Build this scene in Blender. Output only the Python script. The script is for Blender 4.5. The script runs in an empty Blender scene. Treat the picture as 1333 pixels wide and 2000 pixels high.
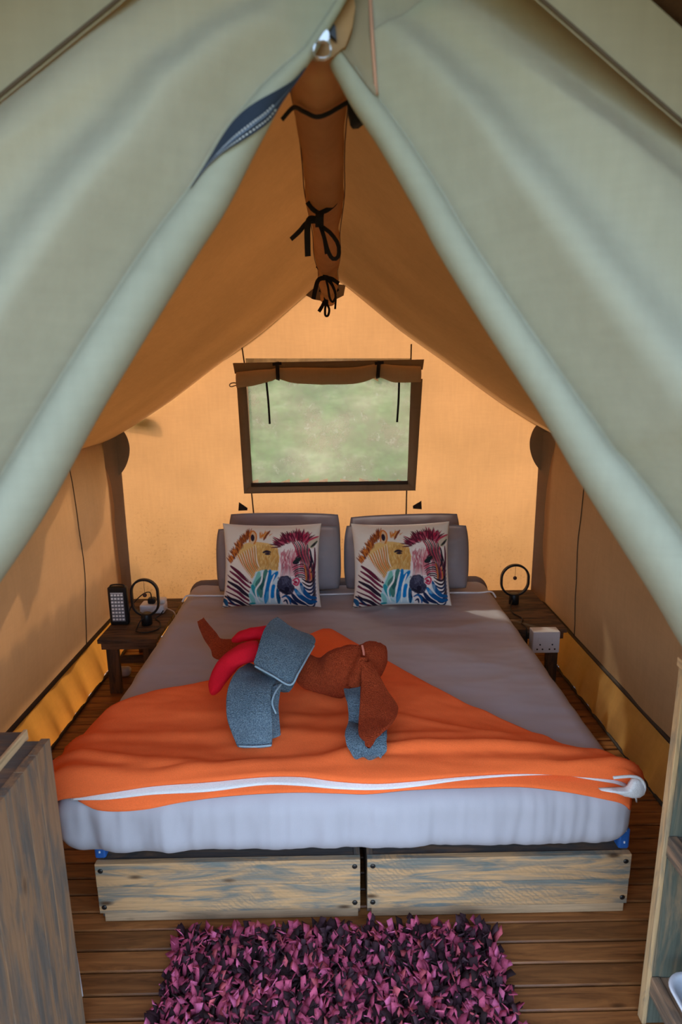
import bpy, math, random
import numpy as np
from mathutils import Vector, noise
from mathutils.bvhtree import BVHTree

random.seed(7)
sc = bpy.context.scene
col = sc.collection

# ------------------------------------------------------------------ camera
W, H, F = 1333.0, 2000.0, 1207.0
PITCH, YAW, ROLL, CAMZ = math.radians(12.6), 0.0119, 0.0098, 1.55
_f = Vector((math.sin(YAW)*math.cos(PITCH), math.cos(YAW)*math.cos(PITCH), -math.sin(PITCH)))
_r = Vector((math.cos(YAW), -math.sin(YAW), 0)); _u = _r.cross(_f)
CR = _r*math.cos(ROLL) - _u*math.sin(ROLL)
CU = _r*math.sin(ROLL) + _u*math.cos(ROLL)
CO = Vector((0, 0, CAMZ))
cam = bpy.data.cameras.new('camera'); cam_o = bpy.data.objects.new('camera', cam); col.objects.link(cam_o)
from mathutils import Matrix
M = Matrix((CR, CU, -_f)).transposed().to_4x4(); M.translation = CO
cam_o.matrix_world = M
cam.sensor_fit = 'VERTICAL'; cam.sensor_height = 36.0; cam.lens = 36.0*F/H
cam.clip_start = 0.02; cam.clip_end = 200
cam.dof.use_dof = True; cam.dof.focus_distance = 2.3; cam.dof.aperture_fstop = 4.5
sc.camera = cam_o

# ------------------------------------------------------------------ light
SUN_DIR = Vector((0.50, -0.56, -0.66)).normalized()
world = bpy.data.worlds.new('world'); sc.world = world; world.use_nodes = True
nt = world.node_tree; nt.nodes.clear()
out = nt.nodes.new('ShaderNodeOutputWorld'); bg = nt.nodes.new('ShaderNodeBackground')
sky = nt.nodes.new('ShaderNodeTexSky'); sky.sky_type = 'NISHITA'; sky.sun_disc = False
sky.sun_elevation = math.asin(-SUN_DIR.z); sky.sun_rotation = math.atan2(-SUN_DIR.x, -SUN_DIR.y)
sky.air_density = 1.0; sky.dust_density = 2.0; sky.ozone_density = 1.0
hz = nt.nodes.new('ShaderNodeMix'); hz.data_type = 'RGBA'; hz.blend_type = 'ADD'; hz.inputs[0].default_value = 1.0
nt.links.new(sky.outputs[0], hz.inputs[6]); hz.inputs[7].default_value = (.74, .83, .95, 1)      # thin even haze over the clear sky
nt.links.new(hz.outputs[2], bg.inputs[0]); bg.inputs[1].default_value = 1.0
nt.links.new(bg.outputs[0], out.inputs[0])
sun = bpy.data.lights.new('sun', 'SUN'); sun.energy = 4.0; sun.angle = math.radians(1.2); sun.color = (1.0, 0.93, 0.82)
sun_o = bpy.data.objects.new('sun', sun); col.objects.link(sun_o)
sun_o.rotation_euler = SUN_DIR.to_track_quat('-Z', 'Y').to_euler(); sun_o.location = (-4, 6, 6)
vs = sc.view_settings
vs.view_transform = 'Standard'; vs.look = 'None'; vs.gamma = 1.0; vs.use_curve_mapping = False
vs.exposure = 0.0
sc.cycles.max_bounces = 10; sc.cycles.diffuse_bounces = 6; sc.cycles.transmission_bounces = 8; sc.cycles.transparent_max_bounces = 10

# ------------------------------------------------------------------ measuring helpers
def ray(x, y): return _f + CR*((x-W/2)/F) - CU*((y-H/2)/F)
def _at(x, y, ax, v):
    d = ray(x, y); return CO + d*((v-CO[ax])/d[ax])
def PY(x, y, v): return _at(x, y, 1, v)
def PZ(x, y, v): return _at(x, y, 2, v)
def PX(x, y, v): return _at(x, y, 0, v)

# ------------------------------------------------------------------ object helpers
BASE = {}
def tag(o, label=None, cat=None, group=None, kind=None):
    if label: o['label'] = label
    if cat: o['category'] = cat
    if group: o['group'] = group
    if kind: o['kind'] = kind
    return o
def thing(name, base, label, cat, group=None):
    o = bpy.data.objects.new(name, None); col.objects.link(o)
    o.empty_display_size = 0.05
    o.location = base; BASE[o] = Vector(base)
    return tag(o, label, cat, group)
def obj(name, verts, faces, mat, parent=None, smooth=False, base=None, kind=None, colors=None):
    verts = [Vector(v) for v in verts]
    if parent is not None: b = BASE[parent]
    elif base is not None: b = Vector(base)
    else:
        mn = [min(v[i] for v in verts) for i in range(3)]; mx = [max(v[i] for v in verts) for i in range(3)]
        b = Vector(((mn[0]+mx[0])/2, (mn[1]+mx[1])/2, mn[2]))
    me = bpy.data.meshes.new(name)
    me.from_pydata([tuple(v-b) for v in verts], [], faces); me.update()
    mats = mat if isinstance(mat, (list, tuple)) else [mat]
    for m in mats: me.materials.append(m)
    if smooth:
        me.polygons.foreach_set('use_smooth', [True]*len(me.polygons))
    if colors is not None:
        a = me.color_attributes.new('print', 'FLOAT_COLOR', 'POINT')
        a.data.foreach_set('color', np.asarray(colors, dtype=np.float32).ravel())
    o = bpy.data.objects.new(name, me); col.objects.link(o)
    BASE[o] = b
    if parent is not None: o.parent = parent
    else: o.location = b
    if kind: o['kind'] = kind
    return o
def bevel(o, w=0.003, seg=2):
    m = o.modifiers.new('bevel', 'BEVEL'); m.width = w; m.segments = seg; m.limit_method = 'ANGLE'; return o
def solid(o, t, offset=0):
    m = o.modifiers.new('solid', 'SOLIDIFY'); m.thickness = t; m.offset = offset; return o
def subsurf(o, l=1):
    m = o.modifiers.new('subsurf', 'SUBSURF'); m.levels = l; m.render_levels = l; return o
BOXF = [(0,3,2,1), (4,5,6,7), (0,1,5,4), (1,2,6,5), (2,3,7,6), (3,0,4,7)]
def boxv(x0, x1, y0, y1, z0, z1):
    return [(x0,y0,z0),(x1,y0,z0),(x1,y1,z0),(x0,y1,z0),(x0,y0,z1),(x1,y0,z1),(x1,y1,z1),(x0,y1,z1)]
def box(name, b, mat, parent=None, bev=0.003, kind=None):
    o = obj(name, boxv(*b), BOXF, mat, parent, kind=kind)
    if bev: bevel(o, bev)
    return o
def gridf(nu, nv, close_u=False):
    fs = []
    for i in range(nu if close_u else nu-1):
        for j in range(nv-1):
            a = i*nv+j; b = ((i+1) % nu)*nv+j
            fs.append((a, b, b+1, a+1))
    return fs
def cat(P, t):          # Catmull-Rom through P, t in [0, 1]
    n = len(P)-1; s = min(max(t, 0), 1)*n; i = min(int(s), n-1); u = s-i
    p0 = P[max(i-1, 0)]; p1 = P[i]; p2 = P[i+1]; p3 = P[min(i+2, n)]
    return 0.5*((2*p1) + (p2-p0)*u + (2*p0-5*p1+4*p2-p3)*u*u + (3*p1-p0-3*p2+p3)*u**3)
def lerp_tab(tab, x):
    if x <= tab[0][0]: return tab[0][1]
    for (a, va), (b, vb) in zip(tab, tab[1:]):
        if x <= b: return va + (vb-va)*(x-a)/(b-a)
    return tab[-1][1]
def smooth_tab(tab, x):
    if x <= tab[0][0]: return tab[0][1]
    n = len(tab)
    for i in range(n-1):
        a, va = tab[i]; b, vb = tab[i+1]
        if x <= b:
            h = b-a; t = (x-a)/h
            ma = (vb-va)/h if i == 0 else (vb-tab[i-1][1])/(b-tab[i-1][0])
            mb = (vb-va)/h if i == n-2 else (tab[i+2][1]-va)/(tab[i+2][0]-a)
            return (2*t**3-3*t*t+1)*va+(t**3-2*t*t+t)*h*ma+(-2*t**3+3*t*t)*vb+(t**3-t*t)*h*mb
    return tab[-1][1]
def tube_data(P, r, n=8, steps=None, cap=True):
    P = [Vector(p) for p in P]
    if steps: P = [cat(P, i/steps) for i in range(steps+1)]
    vs_, prev = [], None
    rr = r if callable(r) else (lambda t: r)
    for i, p in enumerate(P):
        t = (P[min(i+1, len(P)-1)]-P[max(i-1, 0)]).normalized()
        a = prev if prev is not None else (Vector((0, 0, 1)) if abs(t.z) < .9 else Vector((1, 0, 0)))
        a = (a - t*a.dot(t)).normalized(); prev = a; b = t.cross(a)
        R = rr(i/(len(P)-1))
        for k in range(n):
            an = 2*math.pi*k/n; vs_.append(p + a*R*math.cos(an) + b*R*math.sin(an))
    fs = []
    for i in range(len(P)-1):
        for k in range(n):
            fs.append((i*n+k, i*n+(k+1) % n, (i+1)*n+(k+1) % n, (i+1)*n+k))
    if cap:
        fs.append(tuple(range(n))[::-1]); fs.append(tuple((len(P)-1)*n+k for k in range(n)))
    return vs_, fs
def tube(name, P, r, mat, parent=None, n=8, steps=None):
    v, f = tube_data(P, r, n, steps); return obj(name, v, f, mat, parent, True)
def ribbon(name, P, w, nrm, mat, parent=None, steps=14, t=0.002):
    """a flat tape along P, lying across direction nrm"""
    P = [Vector(p) for p in P]; nrm = Vector(nrm).normalized()
    Q = [cat(P, i/steps) for i in range(steps+1)] if len(P) > 2 else P
    v = []
    for i, p in enumerate(Q):
        tg = (Q[min(i+1, len(Q)-1)]-Q[max(i-1, 0)]).normalized()
        s = tg.cross(nrm); s = s.normalized() if s.length > 1e-5 else Vector((1, 0, 0))
        ww = w(i/(len(Q)-1)) if callable(w) else w
        tw = nrm*0.15*ww*math.sin(i*0.7)
        v += [p-s*ww/2-tw, p+s*ww/2+tw]
    o = obj(name, v, gridf(len(Q), 2), mat, parent, True)
    return solid(o, t)
def lathe(name, prof, c, mat, parent=None, n=24, axis='z'):
    v = []
    for r, h in prof:
        for k in range(n):
            a = 2*math.pi*k/n
            if axis == 'z': v.append((c[0]+r*math.cos(a), c[1]+r*math.sin(a), c[2]+h))
            else: v.append((c[0]+r*math.cos(a), c[1]+h, c[2]+r*math.sin(a)))
    f = []
    for i in range(len(prof)-1):
        for k in range(n): f.append((i*n+k, i*n+(k+1) % n, (i+1)*n+(k+1) % n, (i+1)*n+k))
    f.append(tuple(range(n))[::-1]); f.append(tuple((len(prof)-1)*n+k for k in range(n)))
    return obj(name, v, f, mat, parent, True)
def fb(x, y, z=0.0, o=3): return noise.fractal(Vector((x, y, z)), 1.0, 2.0, o)

# ------------------------------------------------------------------ materials
def newmat(name):
    m = bpy.data.materials.new(name); m.use_nodes = True; m.node_tree.nodes.clear(); return m, m.node_tree
class N:
    def __init__(s, tree): s.t = tree
    def n(s, kind, **kw):
        nd = s.t.nodes.new('ShaderNode'+kind)
        for k, v in kw.items():
            if k in nd.inputs.keys(): nd.inputs[k].default_value = v
            else: setattr(nd, k, v)
        return nd
    def l(s, a, b): s.t.links.new(a, b)
    def coords(s, scale=(1, 1, 1), rnd=0.0, kind='Object', rot=(0, 0, 0)):
        tc = s.n('TexCoord'); mp = s.n('Mapping'); mp.inputs['Scale'].default_value = scale
        mp.inputs['Rotation'].default_value = rot
        src = tc.outputs[kind]
        if rnd:
            oi = s.n('ObjectInfo'); mu = s.n('Math', operation='MULTIPLY'); mu.inputs[1].default_value = rnd
            s.l(oi.outputs['Random'], mu.inputs[0])
            ad = s.n('VectorMath', operation='ADD'); s.l(src, ad.inputs[0]); s.l(mu.outputs[0], ad.inputs[1]); src = ad.outputs[0]
        s.l(src, mp.inputs['Vector']); return mp.outputs[0]
    def noise(s, vec, scale, detail=4, rough=.55, dist=0.0):
        nd = s.n('TexNoise'); nd.inputs['Scale'].default_value = scale; nd.inputs['Detail'].default_value = detail
        nd.inputs['Roughness'].default_value = rough; nd.inputs['Distortion'].default_value = dist
        s.l(vec, nd.inputs['Vector']); return nd.outputs['Fac']
    def ramp(s, fac, stops):
        r = s.n('ValToRGB'); e = r.color_ramp.elements
        while len(e) < len(stops): e.new(0.5)
        for i, (p, c) in enumerate(stops):
            e[i].position = p; e[i].color = (*c, 1) if len(c) == 3 else c
        s.l(fac, r.inputs['Fac']); return r.outputs['Color']
    def mix(s, fac, a, b, mode='MIX'):
        m = s.n('Mix', data_type='RGBA', blend_type=mode)
        for sock, v in ((m.inputs[0], fac), (m.inputs[6], a), (m.inputs[7], b)):
            if isinstance(v, (int, float)): sock.default_value = v
            elif isinstance(v, tuple): sock.default_value = (*v, 1)
            else: s.l(v, sock)
        return m.outputs[2]
    def bump(s, h, strength=.3, dist=.01):
        b = s.n('Bump'); b.inputs['Strength'].default_value = strength; b.inputs['Distance'].default_value = dist
        s.l(h, b.inputs['Height']); return b.outputs[0]
    def out(s, sh):
        o = s.n('OutputMaterial'); s.l(sh, o.inputs['Surface'])
def setc(sock, tree, v):
    if isinstance(v, tuple): sock.default_value = (*v, 1)
    else: tree.links.new(v, sock)

def principled(name, color, rough=.6, metal=0.0, bump=None, spec=.3, sheen=0.0, emit=None):
    m, t = newmat(name); k = N(t)
    p = k.n('BsdfPrincipled'); setc(p.inputs['Base Color'], t, color)
    p.inputs['Roughness'].default_value = rough; p.inputs['Metallic'].default_value = metal
    p.inputs['Specular IOR Level'].default_value = spec
    if sheen: p.inputs['Sheen Weight'].default_value = sheen
    k.out(p.outputs[0]); return m

def canvas(name, refl, trans, tfac=.5, stain=0.0, weave=900, var=.12):
    """woven tent cloth: part of the light is scattered back, part comes through"""
    m, t = newmat(name); k = N(t)
    v = k.coords(); big = k.noise(v, 2.3, 4, .6)
    shade = k.ramp(big, [(.3, (1-var,)*3), (.7, (1+var*.4,)*3)])
    vh = k.coords((1, 1, .12)); streak = k.noise(vh, 60, 3, .6)
    sh2 = k.ramp(streak, [(.3, (.965,)*3), (.7, (1.025,)*3)])
    vw = k.coords((.15, .15, 1)); streak2 = k.noise(vw, 90, 3, .6)
    sh3 = k.ramp(streak2, [(.3, (.975,)*3), (.7, (1.02,)*3)])
    tot = k.mix(1, k.mix(1, shade, sh2, 'MULTIPLY'), sh3, 'MULTIPLY')
    r = k.mix(1, refl, tot, 'MULTIPLY'); tr = k.mix(1, trans, tot, 'MULTIPLY')
    if stain:  # mould specks, plus shade painted over the lower wall
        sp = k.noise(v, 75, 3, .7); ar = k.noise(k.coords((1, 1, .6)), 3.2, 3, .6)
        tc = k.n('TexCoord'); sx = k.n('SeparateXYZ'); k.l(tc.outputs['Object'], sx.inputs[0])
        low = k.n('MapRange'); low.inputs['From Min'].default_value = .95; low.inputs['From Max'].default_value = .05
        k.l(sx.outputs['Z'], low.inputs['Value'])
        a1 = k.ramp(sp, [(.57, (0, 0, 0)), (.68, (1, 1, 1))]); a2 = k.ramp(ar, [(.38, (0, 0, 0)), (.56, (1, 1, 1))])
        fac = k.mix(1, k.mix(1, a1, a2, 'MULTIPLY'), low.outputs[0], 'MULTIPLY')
        low_shade = k.mix(1, k.ramp(ar, [(.30, (.25, .25, .25)), (.70, (.9, .9, .9))]), low.outputs[0], 'MULTIPLY')  # shade growing toward the ground, put into the cloth colour
        tr = k.mix(low_shade, tr, (trans[0]*.40, trans[1]*.35, trans[2]*.15)); tr = k.mix(fac, tr, (trans[0]*.35, trans[1]*.3, trans[2]*.25))
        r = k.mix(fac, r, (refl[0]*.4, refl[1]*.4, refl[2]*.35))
    d = k.n('BsdfDiffuse'); k.l(r, d.inputs['Color']); s = k.n('BsdfTranslucent'); k.l(tr, s.inputs['Color'])
    mx = k.n('MixShader'); mx.inputs[0].default_value = tfac
    k.l(d.outputs[0], mx.inputs[1]); k.l(s.outputs[0], mx.inputs[2])
    nb = k.bump(k.noise(v, weave*.25, 2, .6), .12, .002)
    k.l(nb, d.inputs['Normal']); k.out(mx.outputs[0]); return m

def weathered(name, axis, grey, tan, mixpos=.5, saw=True, dark=1.0):
    """planks with worn grey stain over pale wood, grain along one axis"""
    m, t = newmat(name); k = N(t)
    st = {'x': (1.3, 9, 9), 'y': (9, 1.3, 9), 'z': (9, 9, 1.3)}[axis]
    fine = {'x': (2.5, 60, 60), 'y': (60, 2.5, 60), 'z': (60, 60, 2.5)}[axis]
    v = k.coords(st, 9.0); g = k.noise(v, 3.2, 6, .65, .9)
    f = k.noise(k.coords(fine, 5.0), 3, 5, .65, .3)
    base = k.ramp(g, [(mixpos-.09, tuple(c*dark for c in grey)), (mixpos, tuple((a*.55+b*.45)*dark for a, b in zip(grey, tan))), (mixpos+.09, tuple(c*dark for c in tan))])
    base = k.mix(.55, base, k.ramp(f, [(.25, (.45, .45, .45)), (.6, (1.12, 1.1, 1.08))]), 'MULTIPLY')
    if saw:
        rot = {'x': (0, .9, 0), 'y': (.9, 0, 0), 'z': (0, .8, 0)}[axis]
        sv = k.coords((1, 1, 1), 3.0, rot=rot); wv = k.n('TexWave', wave_type='BANDS', bands_direction='X')
        wv.inputs['Scale'].default_value = 26; wv.inputs['Distortion'].default_value = 6.5; wv.inputs['Detail'].default_value = 3; wv.inputs['Detail Scale'].default_value = 2
        k.l(sv, wv.inputs['Vector'])
        msk = k.ramp(k.noise(k.coords((1.5, 4, 4), 7.0), 2.0, 3), [(.50, (0, 0, 0)), (.66, (.38, .38, .38))])
        base = k.mix(k.mix(1, msk, k.ramp(wv.outputs['Fac'], [(.45, (0, 0, 0)), (.75, (1, 1, 1))]), 'MULTIPLY'), base, tuple(c*.75*dark for c in grey))
    vk = k.coords({'x': (1.6, 4.5, 4.5), 'y': (4.5, 1.6, 4.5), 'z': (4.5, 4.5, 1.6)}[axis], 4.0)
    vo = k.n('TexVoronoi'); vo.inputs['Scale'].default_value = 2.2; k.l(vk, vo.inputs['Vector'])
    kn = k.ramp(vo.outputs['Distance'], [(.03, (1, 1, 1)), (.10, (.0, .0, .0))])
    base = k.mix(kn, base, (.09*dark, .045*dark, .02*dark))
    p = k.n('BsdfPrincipled'); k.l(base, p.inputs['Base Color']); p.inputs['Roughness'].default_value = .62; p.inputs['Specular IOR Level'].default_value = .25
    k.l(k.bump(f, .35, .003), p.inputs['Normal']); k.out(p.outputs[0]); return m

def stained(name, axis, dark, light, rough=.45):
    m, t = newmat(name); k = N(t)
    st = {'x': (1.2, 14, 14), 'y': (14, 1.2, 14), 'z': (14, 14, 1.2)}[axis]
    v = k.coords(st, 11.0); g = k.noise(v, 3, 6, .65, 1.2)
    base = k.ramp(g, [(.3, dark), (.68, light)])
    oi = k.n('ObjectInfo'); base = k.mix(1, base, k.ramp(oi.outputs['Random'], [(0, (.75, .75, .75)), (1, (1.2, 1.15, 1.1))]), 'MULTIPLY')
    vk = k.coords({'x': (1.0, 3, 3), 'y': (3, 1., 3), 'z': (3, 3, 1.)}[axis], 4.0)
    vo = k.n('TexVoronoi'); vo.inputs['Scale'].default_value = 3.0; k.l(vk, vo.inputs['Vector'])
    base = k.mix(k.ramp(vo.outputs['Distance'], [(.03, (1, 1, 1)), (.09, (0, 0, 0))]), base, tuple(c*.3 for c in dark))
    p = k.n('BsdfPrincipled'); k.l(base, p.inputs['Base Color']); p.inputs['Roughness'].default_value = rough; p.inputs['Specular IOR Level'].default_value = .35
    k.l(k.bump(g, .25, .003), p.inputs['Normal']); k.out(p.outputs[0]); return m

def fabric(name, c, scale=500, var=.15, rough=.85, sheen=.0, bump=.25, bd=.002, c2=None, trans=0.0):
    m, t = newmat(name); k = N(t); v = k.coords()
    n1 = k.noise(v, scale, 2, .6); n2 = k.noise(v, 5, 4, .6)
    lo = c2 if c2 else tuple(x*(1-var) for x in c)
    base = k.ramp(n1, [(.3, lo), (.7, c)])
    base = k.mix(1, base, k.ramp(n2, [(.3, (1-var*.6,)*3), (.7, (1.06,)*3)]), 'MULTIPLY')
    p = k.n('BsdfPrincipled'); k.l(base, p.inputs['Base Color']); p.inputs['Roughness'].default_value = rough; p.inputs['Specular IOR Level'].default_value = .15
    p.inputs['Sheen Weight'].default_value = sheen
    k.l(k.bump(n1, bump, bd), p.inputs['Normal']); k.out(p.outputs[0]); return m

KHAKI = (.56, .53, .40)
M_FLAP = canvas('door canvas', (.325, .33, .26), (.75, .45, .16), .18, var=.08)
M_GABLE = canvas('gable canvas', (.33, .285, .20), (.75, .45, .16), .15, var=.14)
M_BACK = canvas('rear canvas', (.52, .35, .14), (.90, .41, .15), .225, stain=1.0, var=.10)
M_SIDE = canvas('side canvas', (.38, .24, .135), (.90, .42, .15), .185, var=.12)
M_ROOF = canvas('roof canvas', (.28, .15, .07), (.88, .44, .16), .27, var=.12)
M_DOUBLE = canvas('doubled canvas', (.27, .19, .12), (.26, .14, .07), .18, var=.12)
M_SKIRT = canvas('ground flap canvas', (.58, .33, .12), (.95, .37, .05), .5, var=.2)
M_FLY = canvas('fly sheet', (.14, .08, .04), (.85, .62, .36), .205, var=.2)
M_FLYFRONT = fabric('opaque dark fly front', (.12, .065, .035), 400, .3, .9, .0, .3)  # opaque dark cloth, added so light doesn't glow through the fly's front
M_SEAM = principled('seam thread', (.08, .05, .03), .8)
M_BAND = principled('black band', (.035, .025, .02), .7)
M_TAPE = fabric('black tape', (.018, .016, .018), 600, .2, .8, .05, .1)
M_FLOOR = stained('deck wood', 'x', (.11, .040, .012), (.36, .145, .042), .42)
M_CRATE = weathered('crate wood', 'x', (.165, .168, .142), (.52, .30, .14), .48)
M_CRATE_STRIP = weathered('crate strip wood', 'x', (.34, .23, .13), (.48, .31, .17), .4, saw=False)
M_CAB_Z = weathered('cabinet wood upright', 'z', (.125, .105, .085), (.26, .15, .08), .47, saw=False)
M_CAB_X = weathered('cabinet wood flat', 'x', (.10, .085, .075), (.22, .13, .08), .55, saw=False)
M_CAB_Y = weathered('cabinet wood along', 'y', (.13, .12, .11), (.30, .18, .10), .5, saw=False)
M_PALE_Y = weathered('pale wood edge', 'y', (.42, .28, .15), (.58, .38, .20), .42, saw=False)
M_SHELF_Z = weathered('shelf wood upright', 'z', (.115, .125, .095), (.27, .19, .11), .56, saw=False)
M_SHELF_EDGE = weathered('shelf wood edge', 'z', (.26, .21, .14), (.55, .36, .18), .46, saw=False)
M_SHELF_Y = weathered('shelf wood along', 'y', (.11, .09, .07), (.32, .20, .12), .5, saw=False)
M_STAND = weathered('nightstand wood', 'x', (.05, .035, .025), (.16, .085, .045), .5, saw=False)
M_STAND_Z = weathered('nightstand wood upright', 'z', (.05, .038, .03), (.14, .075, .04), .5, saw=False)
M_SCREW = principled('dark screw', (.05, .045, .04), .4, .8)
M_DARK = principled('dark base', (.03, .022, .018), .8)
M_BLUE = principled('blue plastic', (.02, .09, .30), .45)
M_SHEET = fabric('sheet', (.43, .405, .43), 700, .05, .75, .0, .08)
M_COVER = fabric('mattress cover', (.16, .13, .13), 700, .1, .8, .0, .1)
M_PIPE = fabric('piping', (.75, .74, .76), 700, .05, .8, .1, .05)
M_PILLOW = fabric('pillow slip', (.29, .26, .285), 700, .08, .75, .0, .08)
M_FLEECE = fabric('orange fleece', (.98, .17, .042), 420, .14, .95, .0, .25, .003)
M_FLEECE_W = fabric('white fleece', (.78, .76, .74), 300, .12, .95, .0, .4, .004)
M_TB = fabric('blue terry', (.30, .42, .50), 300, .5, .95, .0, 1.0, .014, (.075, .13, .19))
M_TR = fabric('rust terry', (.66, .105, .030), 300, .4, .95, .0, 1.0, .014, (.30, .038, .012))
M_RED = fabric('red fleece', (.72, .010, .026), 420, .2, .95, .0, .3, .003)
M_BLACK = principled('black plastic', (.012, .012, .013), .4)
M_WHITE = principled('white plastic', (.72, .72, .72), .4)
M_CABLE = principled('black cable', (.012, .011, .011), .5)
M_WCABLE = principled('pale cable', (.55, .50, .46), .5)
M_LED = principled('led chip', (.85, .87, .88), .35)
M_LEDPANEL = principled('led panel', (.16, .17, .19), .35)
M_STEEL = principled('zip metal', (.50, .52, .55), .38, .6)
M_ZIP = fabric('zip tape', (.018, .026, .045), 500, .2, .8, .1, .1)
M_STITCH = principled('white stitching', (.42, .42, .43), .8)
M_TRAYM = principled('white tray', (.78, .82, .86), .35)
M_NAVY = principled('navy plastic', (.008, .03, .075), .35)
RUGC = [(.62, .11, .19), (.50, .085, .15), (.72, .16, .29), (.36, .055, .105), (.62, .12, .14)]
M_RUG = [fabric('rug pink %d' % i, c, 260, .25, .95, .0, .4, .003) for i, c in enumerate(RUGC)]
M_RUG += [fabric('rug brown %d' % i, c, 260, .25, .95, .0, .4, .003) for i, c in enumerate([(.050, .022, .026), (.035, .018, .018), (.075, .035, .042)])]
M_RUGB = fabric('rug backing', (.05, .022, .026), 300, .3, .95, .1, .5)
M_BARK = stained('pole wood', 'x', (.09, .05, .03), (.20, .12, .07), .7)

# ------------------------------------------------------------------ the setting: outside
def ground():
    v, nx, ny = [], 40, 40
    for i in range(nx):
        for j in range(ny):
            x = -30+60*i/(nx-1); y = -30+60*j/(ny-1)
            z = -.35 + .12*fb(x*.2, y*.2, 3)
            if y > 5: z += (y-5)*.32
            v.append((x, y, z))
    m, t = newmat('grass ground'); k = N(t); vv = k.coords()
    c = k.ramp(k.noise(vv, 1.3, 8, .7), [(.3, (.06, .09, .03)), (.5, (.13, .16, .06)), (.7, (.25, .24, .12))])
    d = k.n('BsdfDiffuse'); k.l(c, d.inputs[0]); k.out(d.outputs[0])
    o = obj('ground', v, gridf(nx, ny), m, base=(0, 0, 0), smooth=True, kind='structure'); tag(o, 'grassy ground rising behind the tent', None)
ground()

# ------------------------------------------------------------------ the setting: deck floor
XL, XR, YB, YF = -1.28, 1.25, 3.55, .80
EAVE = 1.19
fl = obj('floor', boxv(-1.5, 1.5, -1.4, 3.75, -.12, -.032), BOXF, M_DARK, base=(0, 0, 0), kind='structure')
tag(fl, 'brown wooden deck floor of narrow boards')
PIT = .0635
bw = PIT-.004
proto = None
nb = int((3.7+1.4)/PIT)
for i in range(nb):
    y = -1.38 + i*PIT
    if proto is None:
        v = []
        for x in (-1.5, 1.5):
            for (dy, z) in ((0, -.03), (0, -.004), (.003, 0), (bw-.003, 0), (bw, -.004), (bw, -.03)): v.append((x, dy, z))
        f = [(k, (k+1) % 6, 6+(k+1) % 6, 6+k) for k in range(6)] + [(5, 4, 3, 2, 1, 0), (6, 7, 8, 9, 10, 11)]
        proto = obj('floor_board', v, f, M_FLOOR, fl); proto.location = (0, y, 0); b = proto
    else:
        b = proto.copy(); col.objects.link(b); b.parent = fl; b.location = (0, y, random.uniform(-.0012, .0004))

# ------------------------------------------------------------------ the setting: tent shell
PROF = [(0, 2.06), (.05, 2.035), (.10, 2.0), (.364, 1.79), (.5, 1.695), (.63, 1.607), (.9, 1.415), (1.0, 1.352), (1.15, 1.262), (1.30, 1.178)]
def roof_z(x): return smooth_tab(PROF, abs(x))
def wall_grid(name, fn, nu, nv, mat, label):
    v = [fn(i/(nu-1), j/(nv-1)) for i in range(nu) for j in range(nv)]
    o = obj(name, v, gridf(nu, nv), mat, base=(0, 0, 0), smooth=True, kind='structure'); tag(o, label); return o
def side_x(s, y, z):
    x0 = XL if s < 0 else XR
    return x0 + s*.012*fb(y*1.7+s*7, z*2.1, 1, 3) - s*.02*math.sin(math.pi*min(max((z-.2)/1.0, 0), 1))
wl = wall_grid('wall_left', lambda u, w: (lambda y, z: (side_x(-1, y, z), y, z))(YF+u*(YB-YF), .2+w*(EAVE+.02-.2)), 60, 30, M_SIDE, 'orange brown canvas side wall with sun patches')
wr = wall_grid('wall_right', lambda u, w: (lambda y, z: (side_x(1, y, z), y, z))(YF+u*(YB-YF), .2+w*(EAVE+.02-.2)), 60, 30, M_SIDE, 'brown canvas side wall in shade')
def back_pt(u, w):
    x = XL+u*(XR-XL); zt = roof_z(x)+.01
    z = .2 + w*(zt-.2)
    return (x, YB + .012*fb(x*1.5, z*1.8, 9, 3), z)
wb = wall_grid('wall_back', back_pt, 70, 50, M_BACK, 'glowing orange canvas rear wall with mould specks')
# a hole for the window is cut out of the back wall: drop the faces inside the pane
me = wb.data
import bmesh
bm = bmesh.new(); bm.from_mesh(me)
kill = [f for f in bm.faces if all(-.50 < v.co.x < .46 and .915 < v.co.z < 1.56 for v in f.verts)]
bmesh.ops.delete(bm, geom=kill, context='FACES'); bm.to_mesh(me); bm.free()

def roof_pt(s):
    def fn(u, w):
        y = YF+.06 + u*(YB-YF-.06)
        x = s*(.02+w*1.30)
        z = roof_z(x) + .010*fb(y*1.1+s*3, x*1.3, 5, 3)*(1-u)*min(1, w*4)
        # the cloth hangs a little slack between the ties
        z -= .018*math.sin(math.pi*min(1, w*1.05))*math.sin(math.pi*u)
        return (x, y, z)
    return fn
ceil = bpy.data.objects.new('ceiling', None); col.objects.link(ceil); BASE[ceil] = Vector((0, 0, 0)); tag(ceil, 'brown canvas ridge roof seen from inside', kind='structure')
for s in (-1, 1):
    v = [roof_pt(s)(i/59, j/29) for i in range(60) for j in range(30)]
    obj('roof_panel', v, gridf(60, 30), M_ROOF, ceil, True)

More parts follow.
